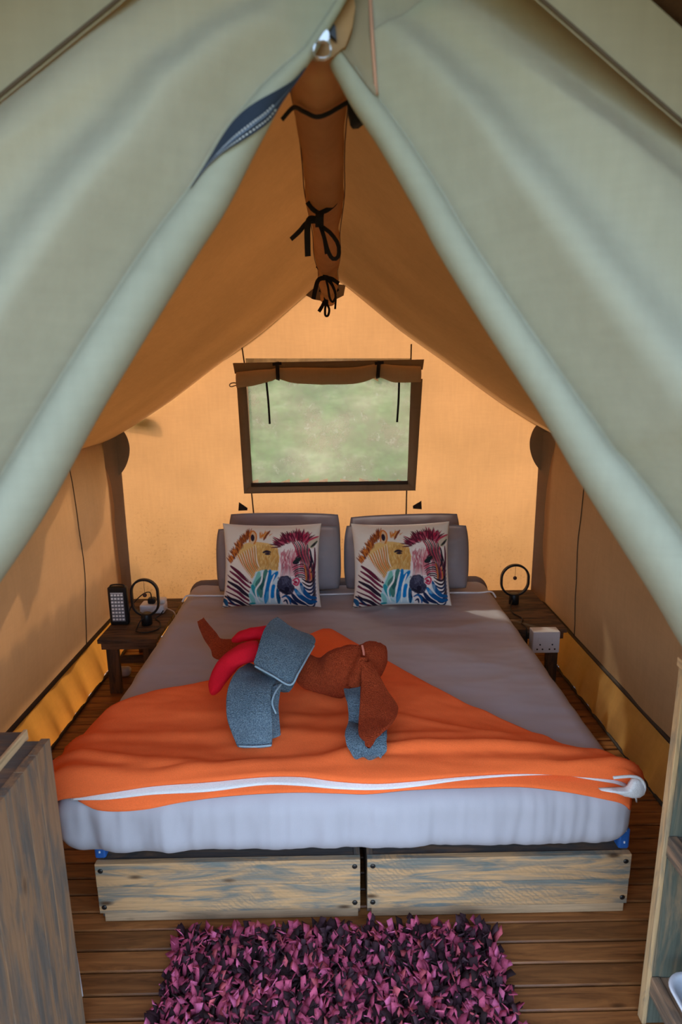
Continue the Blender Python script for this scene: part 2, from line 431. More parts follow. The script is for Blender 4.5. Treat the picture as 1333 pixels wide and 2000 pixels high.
# ground flaps (mud skirt) below the black bands
def skirt(s, name):
    x0 = XL if s < 0 else XR
    nu, nv, v = 220, 8, []
    for i in range(nu):
        y = YF+(YB-YF)*i/(nu-1)
        for j in range(nv):
            w = j/(nv-1); z = .2*(1-w)+.004
            x = x0 - s*.062*w
            x += s*(.010*math.sin(y*31+2*math.sin(y*5))+.006*fb(y*14, s, 0))*w
            v.append((x, y, z))
    o = obj(name, v, gridf(nu, nv), M_SKIRT, base=(0, 0, 0), smooth=True, kind='structure')
    tag(o, 'pleated %s ground flap below the canvas wall' % ('golden' if s < 0 else 'brown'))
    tube('band', [(x0-s*.006, YF, .203), (x0-s*.006, YB, .203)], .010, M_BAND, o, 8)
    tube('hem', [(x0-s*.066, YF, .008), (x0-s*.066, YB, .008)], .007, M_BAND, o, 8)
skirt(-1, 'baseboard_left'); skirt(1, 'baseboard_right')
v = []
for i in range(60):
    for j in range(6):
        x = XL+(XR-XL)*i/59; w = j/5
        v.append((x, YB-.03*w+.008*math.sin(x*29)*w, .2*(1-w)+.004))
bb = obj('baseboard_back', v, gridf(60, 6), M_SKIRT, base=(0, 0, 0), smooth=True, kind='structure'); tag(bb, 'pleated ground flap under the rear wall')
tube('band', [(XL, YB-.008, .203), (XR, YB-.008, .203)], .010, M_BAND, bb, 8)

# seams on the walls
def seam_strip(pts, parent, r=.0035): tube('seam', pts, r, M_SEAM, parent, 6)
seam_strip([(side_x(-1, 2.976, z)+.003, 2.976, z) for z in np.linspace(.2, 1.2, 14)], wl, .0025)
seam_strip([(side_x(1, 2.979, z)-.003, 2.979, z) for z in np.linspace(.2, 1.2, 14)], wr, .0025)
for a, b in (((473, 678), (478, 712)), ((491, 955), (497, 1015)), ((804, 672), (803, 706)), ((795, 952), (793, 1040))):
    seam_strip([PY(*a, YB-.008), PY(*b, YB-.008)], wb, .004)

# corner sleeves and half-round reinforcing patches
def corner(s):
    x0 = XL if s < 0 else XR
    v, n, m = [], 7, 14
    for j in range(m):
        z = .2+(1.215-.2)*j/(m-1)
        for i in range(n):
            w = i/(n-1); a = w*math.pi/2
            wx = .055; wy = .10
            # from the rear wall round the corner to the side wall
            v.append((x0-s*(wx*(1-w)**1.5+.004), YB-.006-wy*w**1.5, z))
    o = obj('corner_sleeve', v, gridf(m, n), M_DOUBLE, wl if s < 0 else wr, True)
    # half-round patch on the rear wall under the eave
    pts = []
    c = (x0-s*.03, 1.135)
    prof = [(0, 1.24), (.062, 1.262), (.098, 1.235), (.118, 1.17), (.112, 1.105), (.085, 1.04), (.045, .99), (.012, .965)]
    for dx, z in prof: pts.append((x0-s*dx, z))
    sm = [cat([Vector((p[0], YB-.012, p[1])) for p in pts], i/24) for i in range(25)]
    v = [(x0, YB-.012, 1.10)]+[tuple(p) for p in sm]
    f = [(0, i, i+1) if s > 0 else (0, i+1, i) for i in range(1, 25)]
    p = obj('corner_patch', v, f, M_DOUBLE, wb, False); solid(p, .003)
corner(-1); corner(1)
# half-round patch where the ridge meets the rear wall
c3 = lambda x, y: (500+x/5.127, 350+y/5.127)
v = [PY(*c3(690, 1040), YB-.012)]
for p in [(480, 1060), (505, 1165), (580, 1205), (690, 1222), (800, 1205), (880, 1165), (900, 1060)]: v.append(PY(*c3(*p), YB-.012))
solid(obj('ridge_patch', v, [(0, i, i+1) for i in range(1, 7)], M_DOUBLE, wb), .003)

# ------------------------------------------------------------------ window in the rear wall
wy = YB-.016
win = bpy.data.objects.new('window_1', None); col.objects.link(win); BASE[win] = Vector((0, 0, 0)); tag(win, 'clear plastic tent window with brown canvas border', kind='structure')
m, t = newmat('dirty clear plastic'); k = N(t); vv = k.coords()
n1 = k.noise(vv, 5, 8, .72); n2 = k.noise(vv, 26, 6, .75, .5); n3 = k.noise(vv, 2.2, 3, .6)
haze = k.ramp(n1, [(.32, (.30, .30, .30)), (.68, (.85, .85, .85))])
spots = k.ramp(n2, [(.55, (0, 0, 0)), (.74, (.8, .8, .8))])
tcol = k.mix(spots, k.ramp(n3, [(.35, (.118, .098, .072)), (.7, (.21, .15, .108))]), (.31, .26, .22))
tl = k.n('BsdfTranslucent'); k.l(tcol, tl.inputs[0]); df = k.n('BsdfDiffuse'); k.l(tcol, df.inputs[0])
m1 = k.n('MixShader'); m1.inputs[0].default_value = .3; k.l(tl.outputs[0], m1.inputs[1]); k.l(df.outputs[0], m1.inputs[2])
tp = k.n('BsdfTransparent'); tp.inputs[0].default_value = (.75, .8, .75, 1)
m2 = k.n('MixShader'); k.l(haze, m2.inputs[0]); k.l(tp.outputs[0], m2.inputs[1]); k.l(m1.outputs[0], m2.inputs[2])
gl = k.n('BsdfGlossy'); gl.inputs['Roughness'].default_value = .25; m3 = k.n('MixShader'); m3.inputs[0].default_value = .04
k.l(m2.outputs[0], m3.inputs[1]); k.l(gl.outputs[0], m3.inputs[2]); k.out(m3.outputs[0]); M_PANE = m
A, B, C_, D_ = PY(480, 700, wy), PY(804, 700, wy), PY(797, 943, wy), PY(491, 947, wy)
v = []
for i in range(20):
    for j in range(14):
        u, w = i/19, j/13
        p = (A*(1-u)+B*u)*(1-w)+(D_*(1-u)+C_*u)*w; p.y += .006*fb(p.x*3, p.z*3, 2)
        v.append(p)
obj('pane', v, gridf(20, 14), M_PANE, win, True)
fy = wy-.004
def strip(name, q, mat, y):
    P = [PY(a, b, y) for a, b in q]; vv_ = []
    for i in range(16):
        u = i/15
        for j in range(3):
            w = j/2; p = (P[0]*(1-u)+P[1]*u)*(1-w)+(P[3]*(1-u)+P[2]*u)*w; p.y += .003*fb(p.x*6, p.z*6, 4); vv_.append(p)
    return solid(obj(name, vv_, gridf(16, 3), mat, win, True), .003)
strip('border', [(462, 740), (477, 964), (494, 946), (481, 740)], M_DOUBLE, fy)
strip('border', [(826, 740), (812, 959), (796, 942), (803, 740)], M_DOUBLE, fy)
strip('border', [(477, 964), (813, 958), (799, 944), (491, 947)], M_DOUBLE, fy-.002)
strip('black_edging', [(491, 951), (798, 946), (797, 939), (491, 943)], M_BAND, fy-.006)
strip('top_band', [(455, 709), (829, 702), (826, 722), (459, 730)], M_DOUBLE, fy-.004)
# rolled blind gathered by two tapes
cb = lambda x, y: (430+x/2.962, 560+y/2.962)
top_e = [(88, 500), (200, 483), (300, 478), (335, 470), (450, 472), (620, 468), (800, 462), (915, 445), (1000, 455), (1155, 462)]
bot_e = [(115, 585), (190, 570), (290, 548), (335, 535), (420, 555), (600, 565), (800, 557), (915, 528), (1000, 550), (1158, 552)]
nU = 60; v = []
TE = [Vector((*cb(*p), 0)) for p in top_e]; BE = [Vector((*cb(*p), 0)) for p in bot_e]
for i in range(nU):
    u = i/(nU-1); a = cat(TE, u); b = cat(BE, u)
    Pt, Pb = PY(a.x, a.y, fy), PY(b.x, b.y, fy); R = (Pt-Pb).length/2; c = (Pt+Pb)/2
    for j in range(14):
        an = 2*math.pi*j/14
        rr = R*(1+.10*fb(u*9, math.cos(an)*1.5, math.sin(an)*1.5))
        v.append((c.x, fy-.034+.85*rr*math.sin(an)*.9, c.z+rr*math.cos(an)))
f = [(i*14+j, i*14+(j+1) % 14, (i+1)*14+(j+1) % 14, (i+1)*14+j) for i in range(nU-1) for j in range(14)]
f += [tuple(range(14))[::-1], tuple((nU-1)*14+j for j in range(14))]
M_BLIND = canvas('rolled blind canvas', (.47, .31, .17), (.35, .18, .07), .12, var=.15)
bl = obj('rolled_blind', v, f, M_BLIND, win, True)
for x0, y0, x1, y1 in ((330, 435, 335, 538), (922, 430, 914, 528)):
    P = [PY(*cb(x0, y0), fy-.035), PY(*cb((x0+x1)/2, (y0+y1)/2-12), fy-.085), PY(*cb(x1, y1-12), fy-.078), PY(*cb(x1, y1+2), fy-.05)]
    ribbon('tie_tape', P, .020, (0, -1, 0), M_TAPE, bl, 10)
    P = [PY(*cb(x0-26, y0+14), fy-.062), PY(*cb(x0+26, y0+8), fy-.062)]
    ribbon('tie_bow', P, .016, (0, -1, 0), M_TAPE, bl)
for x0, y0, x1, y1 in ((268, 540, 288, 794), (1037, 550, 1025, 784)):
    ribbon('hanging_tape', [PY(*cb(x0, y0-60), fy-.012), PY(*cb(x0, y0), fy-.014), PY(*cb((x0+x1)/2+2, (y0+y1)/2), fy-.016), PY(*cb(x1, y1), fy-.014)], .0115, (0, -1, 0), M_TAPE, bl, 10)
lp = [PY(*cb(*p), fy-.03) for p in [(105, 565), (85, 556), (62, 560), (55, 572), (66, 578), (88, 572), (106, 567)]]
tube('cord_loop', lp, .003, M_DOUBLE, bl, 6, 18)
# two small black tabs on the wall under the window
for q in ([(110, 1246), (160, 1280), (158, 1294), (106, 1296)], [(1166, 1238), (1168, 1288), (1118, 1284), (1116, 1268)]):
    P = [PY(*cb(*p), YB-.012) for p in q]; c = sum(P, Vector())/4 + Vector((0, -.02, 0))
    obj('black_tab', P+[c], [(0, 1, 4), (1, 2, 4), (2, 3, 4), (3, 0, 4), (3, 2, 1, 0)], M_TAPE, wb)

# ------------------------------------------------------------------ ridge: rolled lining under the ridge and its ties
def ridge_r(y): return .040+.003*math.sin(y*9)
nY, nA, v = 70, 16, []
for i in range(nY):
    y = .812+(3.50-.812)*i/(nY-1)
    for j in range(nA):
        a = 2*math.pi*j/nA
        R = ridge_r(y)+.006*fb(y*5, math.cos(a)*1.2, math.sin(a)*1.2)
        sag = .008*math.sin(y*5.8)**2
        v.append((-.012+R*math.cos(a)*1.05, y, 1.966-sag+R*1.28*math.sin(a)))
f = [(i*nA+j, i*nA+(j+1) % nA, (i+1)*nA+(j+1) % nA, (i+1)*nA+j) for i in range(nY-1) for j in range(nA)]
f += [tuple(range(nA)), tuple((nY-1)*nA+j for j in range(nA))[::-1]]
M_RIDGE = canvas('ridge roll canvas', (.55, .33, .16), (.9, .5, .2), .25, var=.22)
rr_ = obj('ridge_sleeve', v, f, M_RIDGE, ceil, True)
for sx in (-1, 1):
    tube('seam', [(-.012+sx*(ridge_r(y)*1.05+.001), y, 1.956-.008*math.sin(y*5.8)**2) for y in np.linspace(.87, 3.4, 30)], .0013, principled('brown thread', (.16, .085, .04), .8), rr_, 6)
# black cord across the ridge near the door
cc = lambda x, y: (560+x/6.665, y/6.665)
P = [PY(*cc(-60, 1560), .99), PY(*cc(90, 1400), .985), PY(*cc(220, 1450), .96), PY(*cc(380, 1520), .95), PY(*cc(520, 1490), .95), PY(*cc(680, 1400), .96), PY(*cc(820, 1330), .975), PY(*cc(900, 1400), .98)]
cord = tag(tube('black_cord', P, .0032, M_TAPE, None, 8, 40), 'thin black cord looped across the ridge just inside the door', 'cord')
P = [PY(*cc(840, 1340), .972), PY(*cc(880, 1480), .97), PY(*cc(930, 1590), .965)]
v, f = tube_data(P, lambda t_: .006+.006*t_, 8, 8); obj('cord_end', v, f, M_TAPE, cord, True)

def tie(name, y, label, strokes):
    allp = [PY(*c3(*p), y) for p in strokes[0][1]]
    root = thing(name, PY(*c3(*strokes[0][1][0]), y), label, 'tie', 'black ties along the ridge')
    sc_ = (PY(600, 400, y)-PY(601, 400, y)).length/5.127
    for nm, pts, w, dy in strokes:
        n = len(pts); P = []
        for i, p in enumerate(pts):
            q = PY(*c3(*p), y); q.y += dy*math.sin(math.pi*i/(n-1)) if n > 2 else 0; P.append(q)
        ribbon(nm, P, w*sc_, (0, -1, .12), M_TAPE, root, 16 if n > 2 else 2)
tie('ridge_tie', 1.48, 'large black bow tie on the ridge nearest the door', [
    ('strap', [(515, 230), (560, 290), (610, 330), (645, 345)], 44, -.0), ('strap', [(840, 150), (790, 245), (720, 305), (640, 340)], 44, 0),
    ('knot', [(645, 325), (640, 400), (638, 478)], 84, -.015), ('tail', [(615, 420), (520, 440), (440, 530), (352, 602)], 44, -.01),
    ('tail', [(620, 410), (545, 415), (522, 500), (520, 640), (522, 772)], 60, -.02), ('loop', [(655, 470), (750, 550), (825, 670), (825, 790), (770, 812), (722, 730), (685, 590), (650, 475)], 40, -.02),
    ('tail', [(640, 480), (675, 580), (703, 750)], 22, -.012)])
tie('ridge_tie', 2.42, 'small black ribbon tie midway along the ridge', [
    ('strap', [(612, 868), (650, 905), (700, 940)], 34, 0), ('strap', [(806, 835), (765, 900), (700, 940)], 34, 0),
    ('knot', [(700, 925), (698, 965), (702, 1010)], 52, -.01), ('tail', [(695, 985), (630, 1015), (600, 1100), (578, 1200)], 44, -.02),
    ('tail', [(720, 985), (775, 1010), (832, 1046)], 40, -.01), ('loop', [(705, 1000), (760, 1060), (800, 1170), (770, 1235), (740, 1190), (725, 1090), (705, 1005)], 22, -.015),
    ('tail', [(740, 1000), (790, 1110), (800, 1200), (795, 1300)], 20, -.015)])
tie('ridge_tie', 3.30, 'smallest black tie at the ridge end against the rear wall', [
    ('strap', [(636, 1112), (700, 1132), (775, 1132), (830, 1100)], 28, 0), ('knot', [(700, 1125), (702, 1180), (705, 1250)], 46, -.01),
    ('tail', [(690, 1220), (665, 1275), (632, 1326)], 36, -.01), ('loop', [(705, 1240), (735, 1300), (725, 1365), (697, 1365), (695, 1300), (705, 1245)], 24, -.012)])

# ------------------------------------------------------------------ front wall: gable and the two door flaps
SEAM_A, SEAM_S = 2.089, .69
def seam_z(x): return SEAM_A-SEAM_S*abs(x)
FLY_A = 2.19
wf = bpy.data.objects.new('wall_front', None); col.objects.link(wf); BASE[wf] = Vector((0, 0, 0)); tag(wf, 'pale khaki canvas gable above the tent door', kind='structure')
for s in (-1, 1):
    v = []
    for i in range(50):
        x = s*1.45*i/49
        for j in range(5):
            w = j/4
            v.append((x, YF-.045-.004*math.sin(x*11), seam_z(x)-.004+w*(FLY_A-SEAM_A-.012)))
    obj('gable_strip', v, gridf(50, 5), M_GABLE, wf, True)
    tube('seam', [(s*x, YF-.047-.004*math.sin(x*11*s), seam_z(x)) for x in np.linspace(0, 1.4, 30)], .0022, M_SEAM, wf, 6)

def flap(name, s, edge_px, y0, rad, label, waves, seed, bulge=.11):
    E = [PY(a, b, y0) for a, b in edge_px]
    nV = 120; NR = 12; NS = 60
    tgt = (E[-3]-E[4]).normalized(); nrm = Vector((-tgt.z, 0, tgt.x))
    if nrm.x*s < 0: nrm = -nrm
    if nrm.z < 0: nrm.z *= 1
    v = []
    for i in range(nV):
        t_ = i/(nV-1); e = cat(E, t_); R = lerp_tab(rad, t_)
        tl_ = (cat(E, min(1, t_+.02))-cat(E, max(0, t_-.02))).normalized(); n2 = Vector((-tl_.z, 0, tl_.x))
        if n2.x*s < 0: n2 = -n2
        n2 = (n2*.5+nrm*.5).normalized()
        # how far the cloth runs before it meets the gable seam or the side wall
        S = 1.6
        # e.z + n.z*S = A - k*s*(e.x+n.x*S)
        den = n2.z + SEAM_S*s*n2.x
        sgn = SEAM_A+.06 - SEAM_S*s*e.x - e.z
        if den > 1e-4: S = min(S, max(sgn/den, 2.4*R+.01))
        if abs(n2.x) > 1e-4: S = min(S, max((1.26-s*e.x)/(s*n2.x), 2.4*R+.01))
        for j in range(NR):                       # the rolled hem
            sd = R*(1+math.cos(math.radians(60+290*j/(NR-1))))
            yy = 1.15*R*math.sin(math.radians(60+290*j/(NR-1)))
            p = e+n2*sd; v.append((p.x, y0+yy, p.z))
        s0, yc = v[-1], v[-1][1]-y0
        sd0 = R*(1+math.cos(math.radians(350)))
        for j in range(1, NS):
            q = (j/(NS-1))**1.15; sd = sd0+(S-sd0)*q; p = e+n2*sd
            d = sd-sd0; fall = math.exp(-d/(.6*R+.004))
            w = sum(A_*math.sin(k_*(d/(.25+.75*t_))+ph)*min(1, d/.06) for A_, k_, ph in waves)*min(1, t_*2.2)
            end = min(1, (S-sd)/.10)
            yy = yc*fall - bulge*(1-math.exp(-d/.05))*min(1, t_*1.6)*end + (w*end + .010*fb(d*4+seed, t_*3, seed)*end*min(1, d/.05))
            v.append((p.x, y0+yy, p.z))
    f = gridf(nV, NR+NS-1)
    o = obj(name, v, f, M_FLAP, None, True, base=(s*.9, y0, 0.0)); tag(o, label, 'tent flap', 'front door flaps')
    return o, BVHTree.FromPolygons([Vector(x) for x in v], f)
EL = [(716, -75), (678, 0), (642, 62), (612, 112), (580, 157), (548, 205), (520, 258), (495, 305), (440, 412), (380, 505), (300, 633), (199, 800), (145, 898), (94, 992), (47, 1067), (0, 1135), (-70, 1240), (-160, 1370), (-270, 1540), (-380, 1740), (-480, 2000)]
ER = [(662, -60), (648, 20), (640, 85), (642, 122), (664, 165), (689, 210), (737, 282), (773, 342), (821, 426), (860, 500), (950, 645), (1042, 786), (1082, 852), (1118, 915), (1151, 968), (1212, 1063), (1285, 1178), (1333, 1260), (1420, 1400), (1560, 1640), (1700, 1950)]
flap_l, bvh_l = flap('tent_door_flap', -1, EL, YF, [(0, .004), (.15, .007), (.3, .018), (.45, .026), (.65, .034), (.8, .042), (1, .045)],
    'pale khaki canvas door flap drawn to the left with zip tape along its edge', [(.016, 17, 3.6), (.010, 34, 1.0)], 1.3)
flap_r, bvh_r = flap('tent_door_flap', 1, ER, YF+.03, [(0, .004), (.15, .012), (.3, .016), (.45, .020), (.65, .028), (.8, .040), (1, .045)],
    'pale khaki canvas door flap drawn to the right side of the entrance', [(.015, 16, 3.4), (.009, 37, .4)], 4.1)
def on(bvh, x, y, off=.003, fallback=YF):
    d = ray(x, y).normalized(); h = bvh.ray_cast(CO, d)
    p = h[0] if h[0] is not None else PY(x, y, fallback)
    return p - d*off
# zip tape showing along the left flap's folded edge
ca = lambda x, y: (x/2.0, y/2.0)
up = [(1195, 262), (1150, 310), (1090, 348), (1010, 392), (955, 430), (905, 480), (860, 545), (825, 605), (785, 668), (742, 735)]
lo = [(1197, 268), (1150, 335), (1105, 400), (1062, 468), (1010, 510), (940, 555), (890, 585), (845, 618), (795, 668), (743, 737)]
U_ = [Vector((*ca(*p), 0)) for p in up]; L_ = [Vector((*ca(*p), 0)) for p in lo]
def zipstrip(name, w0, w1, mat, off, n=40):
    v = []
    for i in range(n):
        a = cat(U_, i/(n-1)); b = cat(L_, i/(n-1))
        for w in (w0, (w0+w1)/2, w1):
            p = a*(1-w)+b*w; v.append(on(bvh_l, p.x, p.y, off))
    return obj(name, v, gridf(n, 3), mat, flap_l, True)
zipstrip('zip_tape', 0, 1, M_ZIP, .004)
def stitches(w, n):
    v, f = [], []
    for i in range(n):
        t0 = .28+.66*i/n; t1 = t0+.66/n*.55
        a0, b0, a1, b1 = cat(U_, t0), cat(L_, t0), cat(U_, t1), cat(L_, t1)
        for A_, B_ in ((a0, b0), (a1, b1)):
            for dw in (-.035, .035):
                p = A_*(1-w-dw)+B_*(w+dw); v.append(on(bvh_l, p.x, p.y, .0055))
        q = 4*i; f.append((q, q+1, q+3, q+2))
    o = obj('stitching', v, f, M_STITCH, flap_l, False, kind='stuff')
stitches(.60, 34); stitches(.86, 30)
zipstrip('zip_tape_edge', .66, .72, principled('zip teeth', (.10, .13, .19), .5), .0055)
# steel zip pull hanging at the top of the opening
P0 = [PY(*cc(*p), YF-.012) for p in [(530, 400), (555, 440), (563, 520), (560, 600), (572, 680), (555, 745), (500, 775), (430, 772), (375, 735), (358, 680), (385, 600), (430, 520), (480, 440)]]
c0 = PY(*cc(465, 655), YF-.012)
hole = [c0+Vector((.0105*math.cos(a), 0, .0085*math.sin(a))) for a in np.linspace(0, 2*math.pi, 14)[:-1]]
# bridge outer outline and hole by angle
oa = sorted(P0, key=lambda p: math.atan2(p.z-c0.z, p.x-c0.x)); ha = sorted(hole, key=lambda p: math.atan2(p.z-c0.z, p.x-c0.x))
v = oa+ha; n = len(oa); f = [(i, (i+1) % n, n+(i+1) % n, n+i) for i in range(n)]
zp = obj('zip_pull', v, f, M_STEEL, flap_l); solid(zp, .007); bevel(zp, .002)
P = [PY(*cc(*p), YF+.004) for p in [(540, 430), (600, 280), (640, 350), (650, 520), (600, 470)]]
obj('zip_slider', P+[p+Vector((0, .012, 0)) for p in P], [(0, 1, 2, 3, 4), (9, 8, 7, 6, 5)]+[(i, 5+i, 5+(i+1) % 5, (i+1) % 5) for i in range(5)], M_BLACK, flap_l)
# placket sewn down the top of the right flap
cd = lambda x, y: (560+x/6.665, y/6.665)
M_PLACK = canvas('placket canvas', (.26, .21, .14), (.5, .3, .1), .1, var=.1)
q = [((690, -60), (722, -60)), ((672, 5), (724, 5)), ((663, 50), (726, 50)), ((660, 85), (729, 90)), ((672, 105), (731, 130)), ((700, 145), (734, 165)), ((730, 184), (736, 188))]
v = []
for a, b in q:
    for w in (0, .33, .66, 1): v.append(on(bvh_r, a[0]*(1-w)+b[0]*w, a[1]*(1-w)+b[1]*w, .003, YF+.03))
obj('placket', v, gridf(len(q), 4), M_PLACK, flap_r, True)
tube('placket_edge', [on(bvh_r, x, y, .003, YF+.03) for x, y in ((722, -40), (724, 5), (727, 60), (731, 120), (736, 186))], .0022, principled('pink edge thread', (.42, .22, .15), .8), flap_r, 6, 16)

# fly sheet over everything, with its uneven left edge
fly = bpy.data.objects.new('roof_fly', None); col.objects.link(fly); BASE[fly] = Vector((0, 0, 0)); tag(fly, 'dark outer fly sheet over the tent roof', kind='structure')
NFY = 180
SHADE = [(.8, .30), (2.0, .48), (2.24, .68), (2.37, .75), (2.40, .60), (2.52, .63), (2.545, .81), (2.63, .88), (2.95, 1.04), (2.965, .74), (3.1, .71), (3.31, .77), (3.33, .60), (3.55, .50)]
_es = []
for yy in np.linspace(.8, 3.55, 300):          # where the sun's line over the cloth edge meets the side wall
    zz = lerp_tab(SHADE, yy); tt = (FLY_A-SEAM_S*1.28-zz)/(.66+SEAM_S*.50); _es.append((yy+.56*tt, 1.28+.50*tt))
_es.sort()
def fly_edge(y): return lerp_tab(_es, y)
def fly_z(x): return FLY_A-SEAM_S*abs(x)
for s in (-1, 1):
    v = []
    for i in range(NFY):
        y = .83+(3.62-.83)*i/(NFY-1)
        for j in range(12):
            x = s*(1.95 if s > 0 else fly_edge(y))*j/11; v.append((x, y, fly_z(x)))
    obj('fly_panel', v, gridf(NFY, 12), M_FLY, fly, True)
    v = [(s*1.5*j/11, y, fly_z(1.5*j/11)) for y in (.42, .56, .70, .83) for j in range(12)]
    solid(obj('fly_front_dark', v, gridf(4, 12), M_FLYFRONT, fly, True), .006)  # front strip of the fly, darkened and made opaque to block light

# ------------------------------------------------------------------ bed: two crates, base, mattress
def screw(x, z, y, parent):
    lathe('screw', [(.0075, 0), (.0075, -.0015), (.004, -.003)], (x, y, z), M_SCREW, parent, 10, 'y')
def crate(x0, x1, label, dz):
    yf, yb = 1.50, 2.30
    t = thing('bed_crate', ((x0+x1)/2, (yf+yb)/2, 0), label, 'crate', 'wooden crates under the foot of the bed')
    box('plank', (x0, x1, yf, yf+.02, .118+dz, .200), M_CRATE, t, .002)
    box('plank', (x0, x1, yf+.0015, yf+.021, .032, .1165+dz), M_CRATE, t, .002)
    box('base_strip', (x0+.012, x1-.006, yf+.005, yf+.03, 0.001, .030), M_CRATE_STRIP, t, .002)
    for sx in (x0, x1-.018): box('side_board', (sx, sx+.018, yf+.021, yb, .002, .196), M_CAB_Y, t, .002)
    box('top_rail', (x0+.018, x1-.018, yf+.021, yf+.07, .176, .194), M_CAB_X, t, .002)
    box('bottom_board', (x0+.018, x1-.018, yf+.03, yb, .002, .016), M_DARK, t, 0)
    box('back_board', (x0+.018, x1-.018, yb-.018, yb, .016, .196), M_CAB_X, t, .002)
    for x in (x0+.016, x1-.016):
        for z in (.178, .055): screw(x, z, yf, t)
crate(-.692, .063, 'left grey-stained wooden crate under the foot of the bed', .004)
crate(.083, .842, 'right tan and grey wooden crate under the foot of the bed', .0)
bf = thing('divan', (.04, 2.35, 0), 'low bed base with blue corner caps between mattress and crates', 'bed base')
BX0, BX1, BY0, BY1 = -.70, .845, 1.505, 3.24
box('frame', (BX0+.03, BX1-.03, BY0+.08, BY1, .201, .2365), M_DARK, bf, .004)
for x in (BX0+.003, BX1-.035):
    b = box('corner_cap', (x, x+.032, BY0+.015, BY0+.075, .201, .268), M_BLUE, bf, .006)
    for z in (.222, .262): box('cap_slot', (x+.014, x+.018, BY0+.0125, BY0+.0155, z, z+.006), M_WHITE, b, 0)
for x in (BX0+.06, BX1-.10):
    box('leg', (x, x+.04, BY1-.10, BY1-.06, 0, .201), M_DARK, bf, .003)

MX0, MX1, MY0, MY1, MZ0, MZ1 = -.785, .832, 1.455, 3.26, .238, .452
MR = .075
def rbox(x0, x1, y0, y1, z0, z1, n, rx):
    """rounded box as a subdivided cube pushed out by its corner radius"""
    bm = bmesh.new(); nx, ny, nz = n
    idx = {}; vs_ = []; fs = []
    def V(i, j, k):
        if (i, j, k) not in idx:
            idx[(i, j, k)] = len(vs_)
            vs_.append(Vector((x0+(x1-x0)*i/nx, y0+(y1-y0)*j/ny, z0+(z1-z0)*k/nz)))
        return idx[(i, j, k)]
    for i in range(nx):
        for j in range(ny):
            fs.append((V(i, j, 0), V(i, j+1, 0), V(i+1, j+1, 0), V(i+1, j, 0))); fs.append((V(i, j, nz), V(i+1, j, nz), V(i+1, j+1, nz), V(i, j+1, nz)))
    for i in range(nx):
        for k in range(nz):
            fs.append((V(i, 0, k), V(i+1, 0, k), V(i+1, 0, k+1), V(i, 0, k+1))); fs.append((V(i, ny, k), V(i, ny, k+1), V(i+1, ny, k+1), V(i+1, ny, k)))
    for j in range(ny):
        for k in range(nz):
            fs.append((V(0, j, k), V(0, j, k+1), V(0, j+1, k+1), V(0, j+1, k))); fs.append((V(nx, j, k), V(nx, j+1, k), V(nx, j+1, k+1), V(nx, j, k+1)))
    res = []
    for p in vs_:
        c = Vector((min(max(p.x, x0+rx), x1-rx), min(max(p.y, y0+rx), y1-rx), min(max(p.z, z0+rx), z1-rx)))
        d = p-c
        if d.length > 1e-6:
            # spread the cube points evenly over the rounded edge
            m_ = max(abs(d.x), abs(d.y), abs(d.z)); L = d.length
            p = c + d*(rx/L) if m_ > rx*.999 else c+d
        res.append(p)
    bm.free(); return res, fs
vs_, fs = rbox(MX0, MX1, MY0, MY1, MZ0, MZ1, (260, 170, 26), MR)
out_ = []
for p in vs_:
    x, y, z = p; q = Vector(p)
    top = min(1, max(0, (z-MZ0)/(MZ1-MZ0)))
    fr = max(0, 1-(y-MY0)/.06)
    if fr > 0 and z < MZ1-.002:           # drawn-down folds over the foot end
        g = .0075*(1-top)**.6*fb(x*9+3, z*1.2, 4, 3) + .004*fb(x*24, z*2.5, 8, 2)
        g += .006*max(0, -x/.75)*math.sin(x*42+6*z)*(1-top)
        g += .012*(noise.ridged_multi_fractal(Vector((x*5.5+z*2.5*math.sin(x*3), z*1.6, 3.3)), .8, 2.2, 3, .9, 1.4)*.4-.35)*min(1, 1.4*(1-top)+.15)
        q.y -= 1.7*g*fr
        q.z += fr*(1-top)**2*(.012*fb(x*5, 2, 0)+.030*max(0, (x-.56)/.26)**2+.03*max(0, (-.55-x)/.2)**2)
    sd = max(0, 1-min(x-MX0, MX1-x)/.06)
    if sd > 0: q.x += (1 if x > 0 else -1)*sd*(.004*fb(y*10, z*3, 2)-.006*(1-top))
    if z > MZ1-.05:
        wr_ = .019*noise.ridged_multi_fractal(Vector((x*1.6+y*.7, y*3.6-x*.5, 1)), .9, 2.1, 3, .9, 1.6)*.5
        wr_ += .0035*fb(x*4+2, y*9, 6, 3)
        q.z += (wr_-.013)*min(1, top)*max(0, min(1, (z-MZ1+.05)/.05))
    out_.append(q)
mt = obj('mattress', out_, fs, M_SHEET, None, True); tag(mt, 'mattress in a taupe fitted sheet with pale blue-grey light on its foot end', 'mattress')
subsurf(mt, 0) if False else None
def on_bed(x, y): return MZ1
# pale piping and the darker cover showing at the head end
tube('piping', [(MX0+.005, 2.99, MZ1-.03), (MX0+.03, 2.99, MZ1+.0015)]+[(x, 2.985+.006*math.sin(x*6), MZ1+.002) for x in np.linspace(MX0+.09, MX1-.09, 16)]+[(MX1-.03, 2.99, MZ1+.0015), (MX1-.005, 2.99, MZ1-.03)], .0045, M_PIPE, mt, 8, 80)
vs_, fs = rbox(MX0-.004, MX1+.004, 3.13, MY1+.02, MZ0+.01, MZ1+.008, (60, 10, 10), .07)
obj('mattress_cover', [Vector(p)+Vector((0, 0, .004*fb(p[0]*6, p[1]*9, 1))) for p in vs_], fs, M_COVER, mt, True)

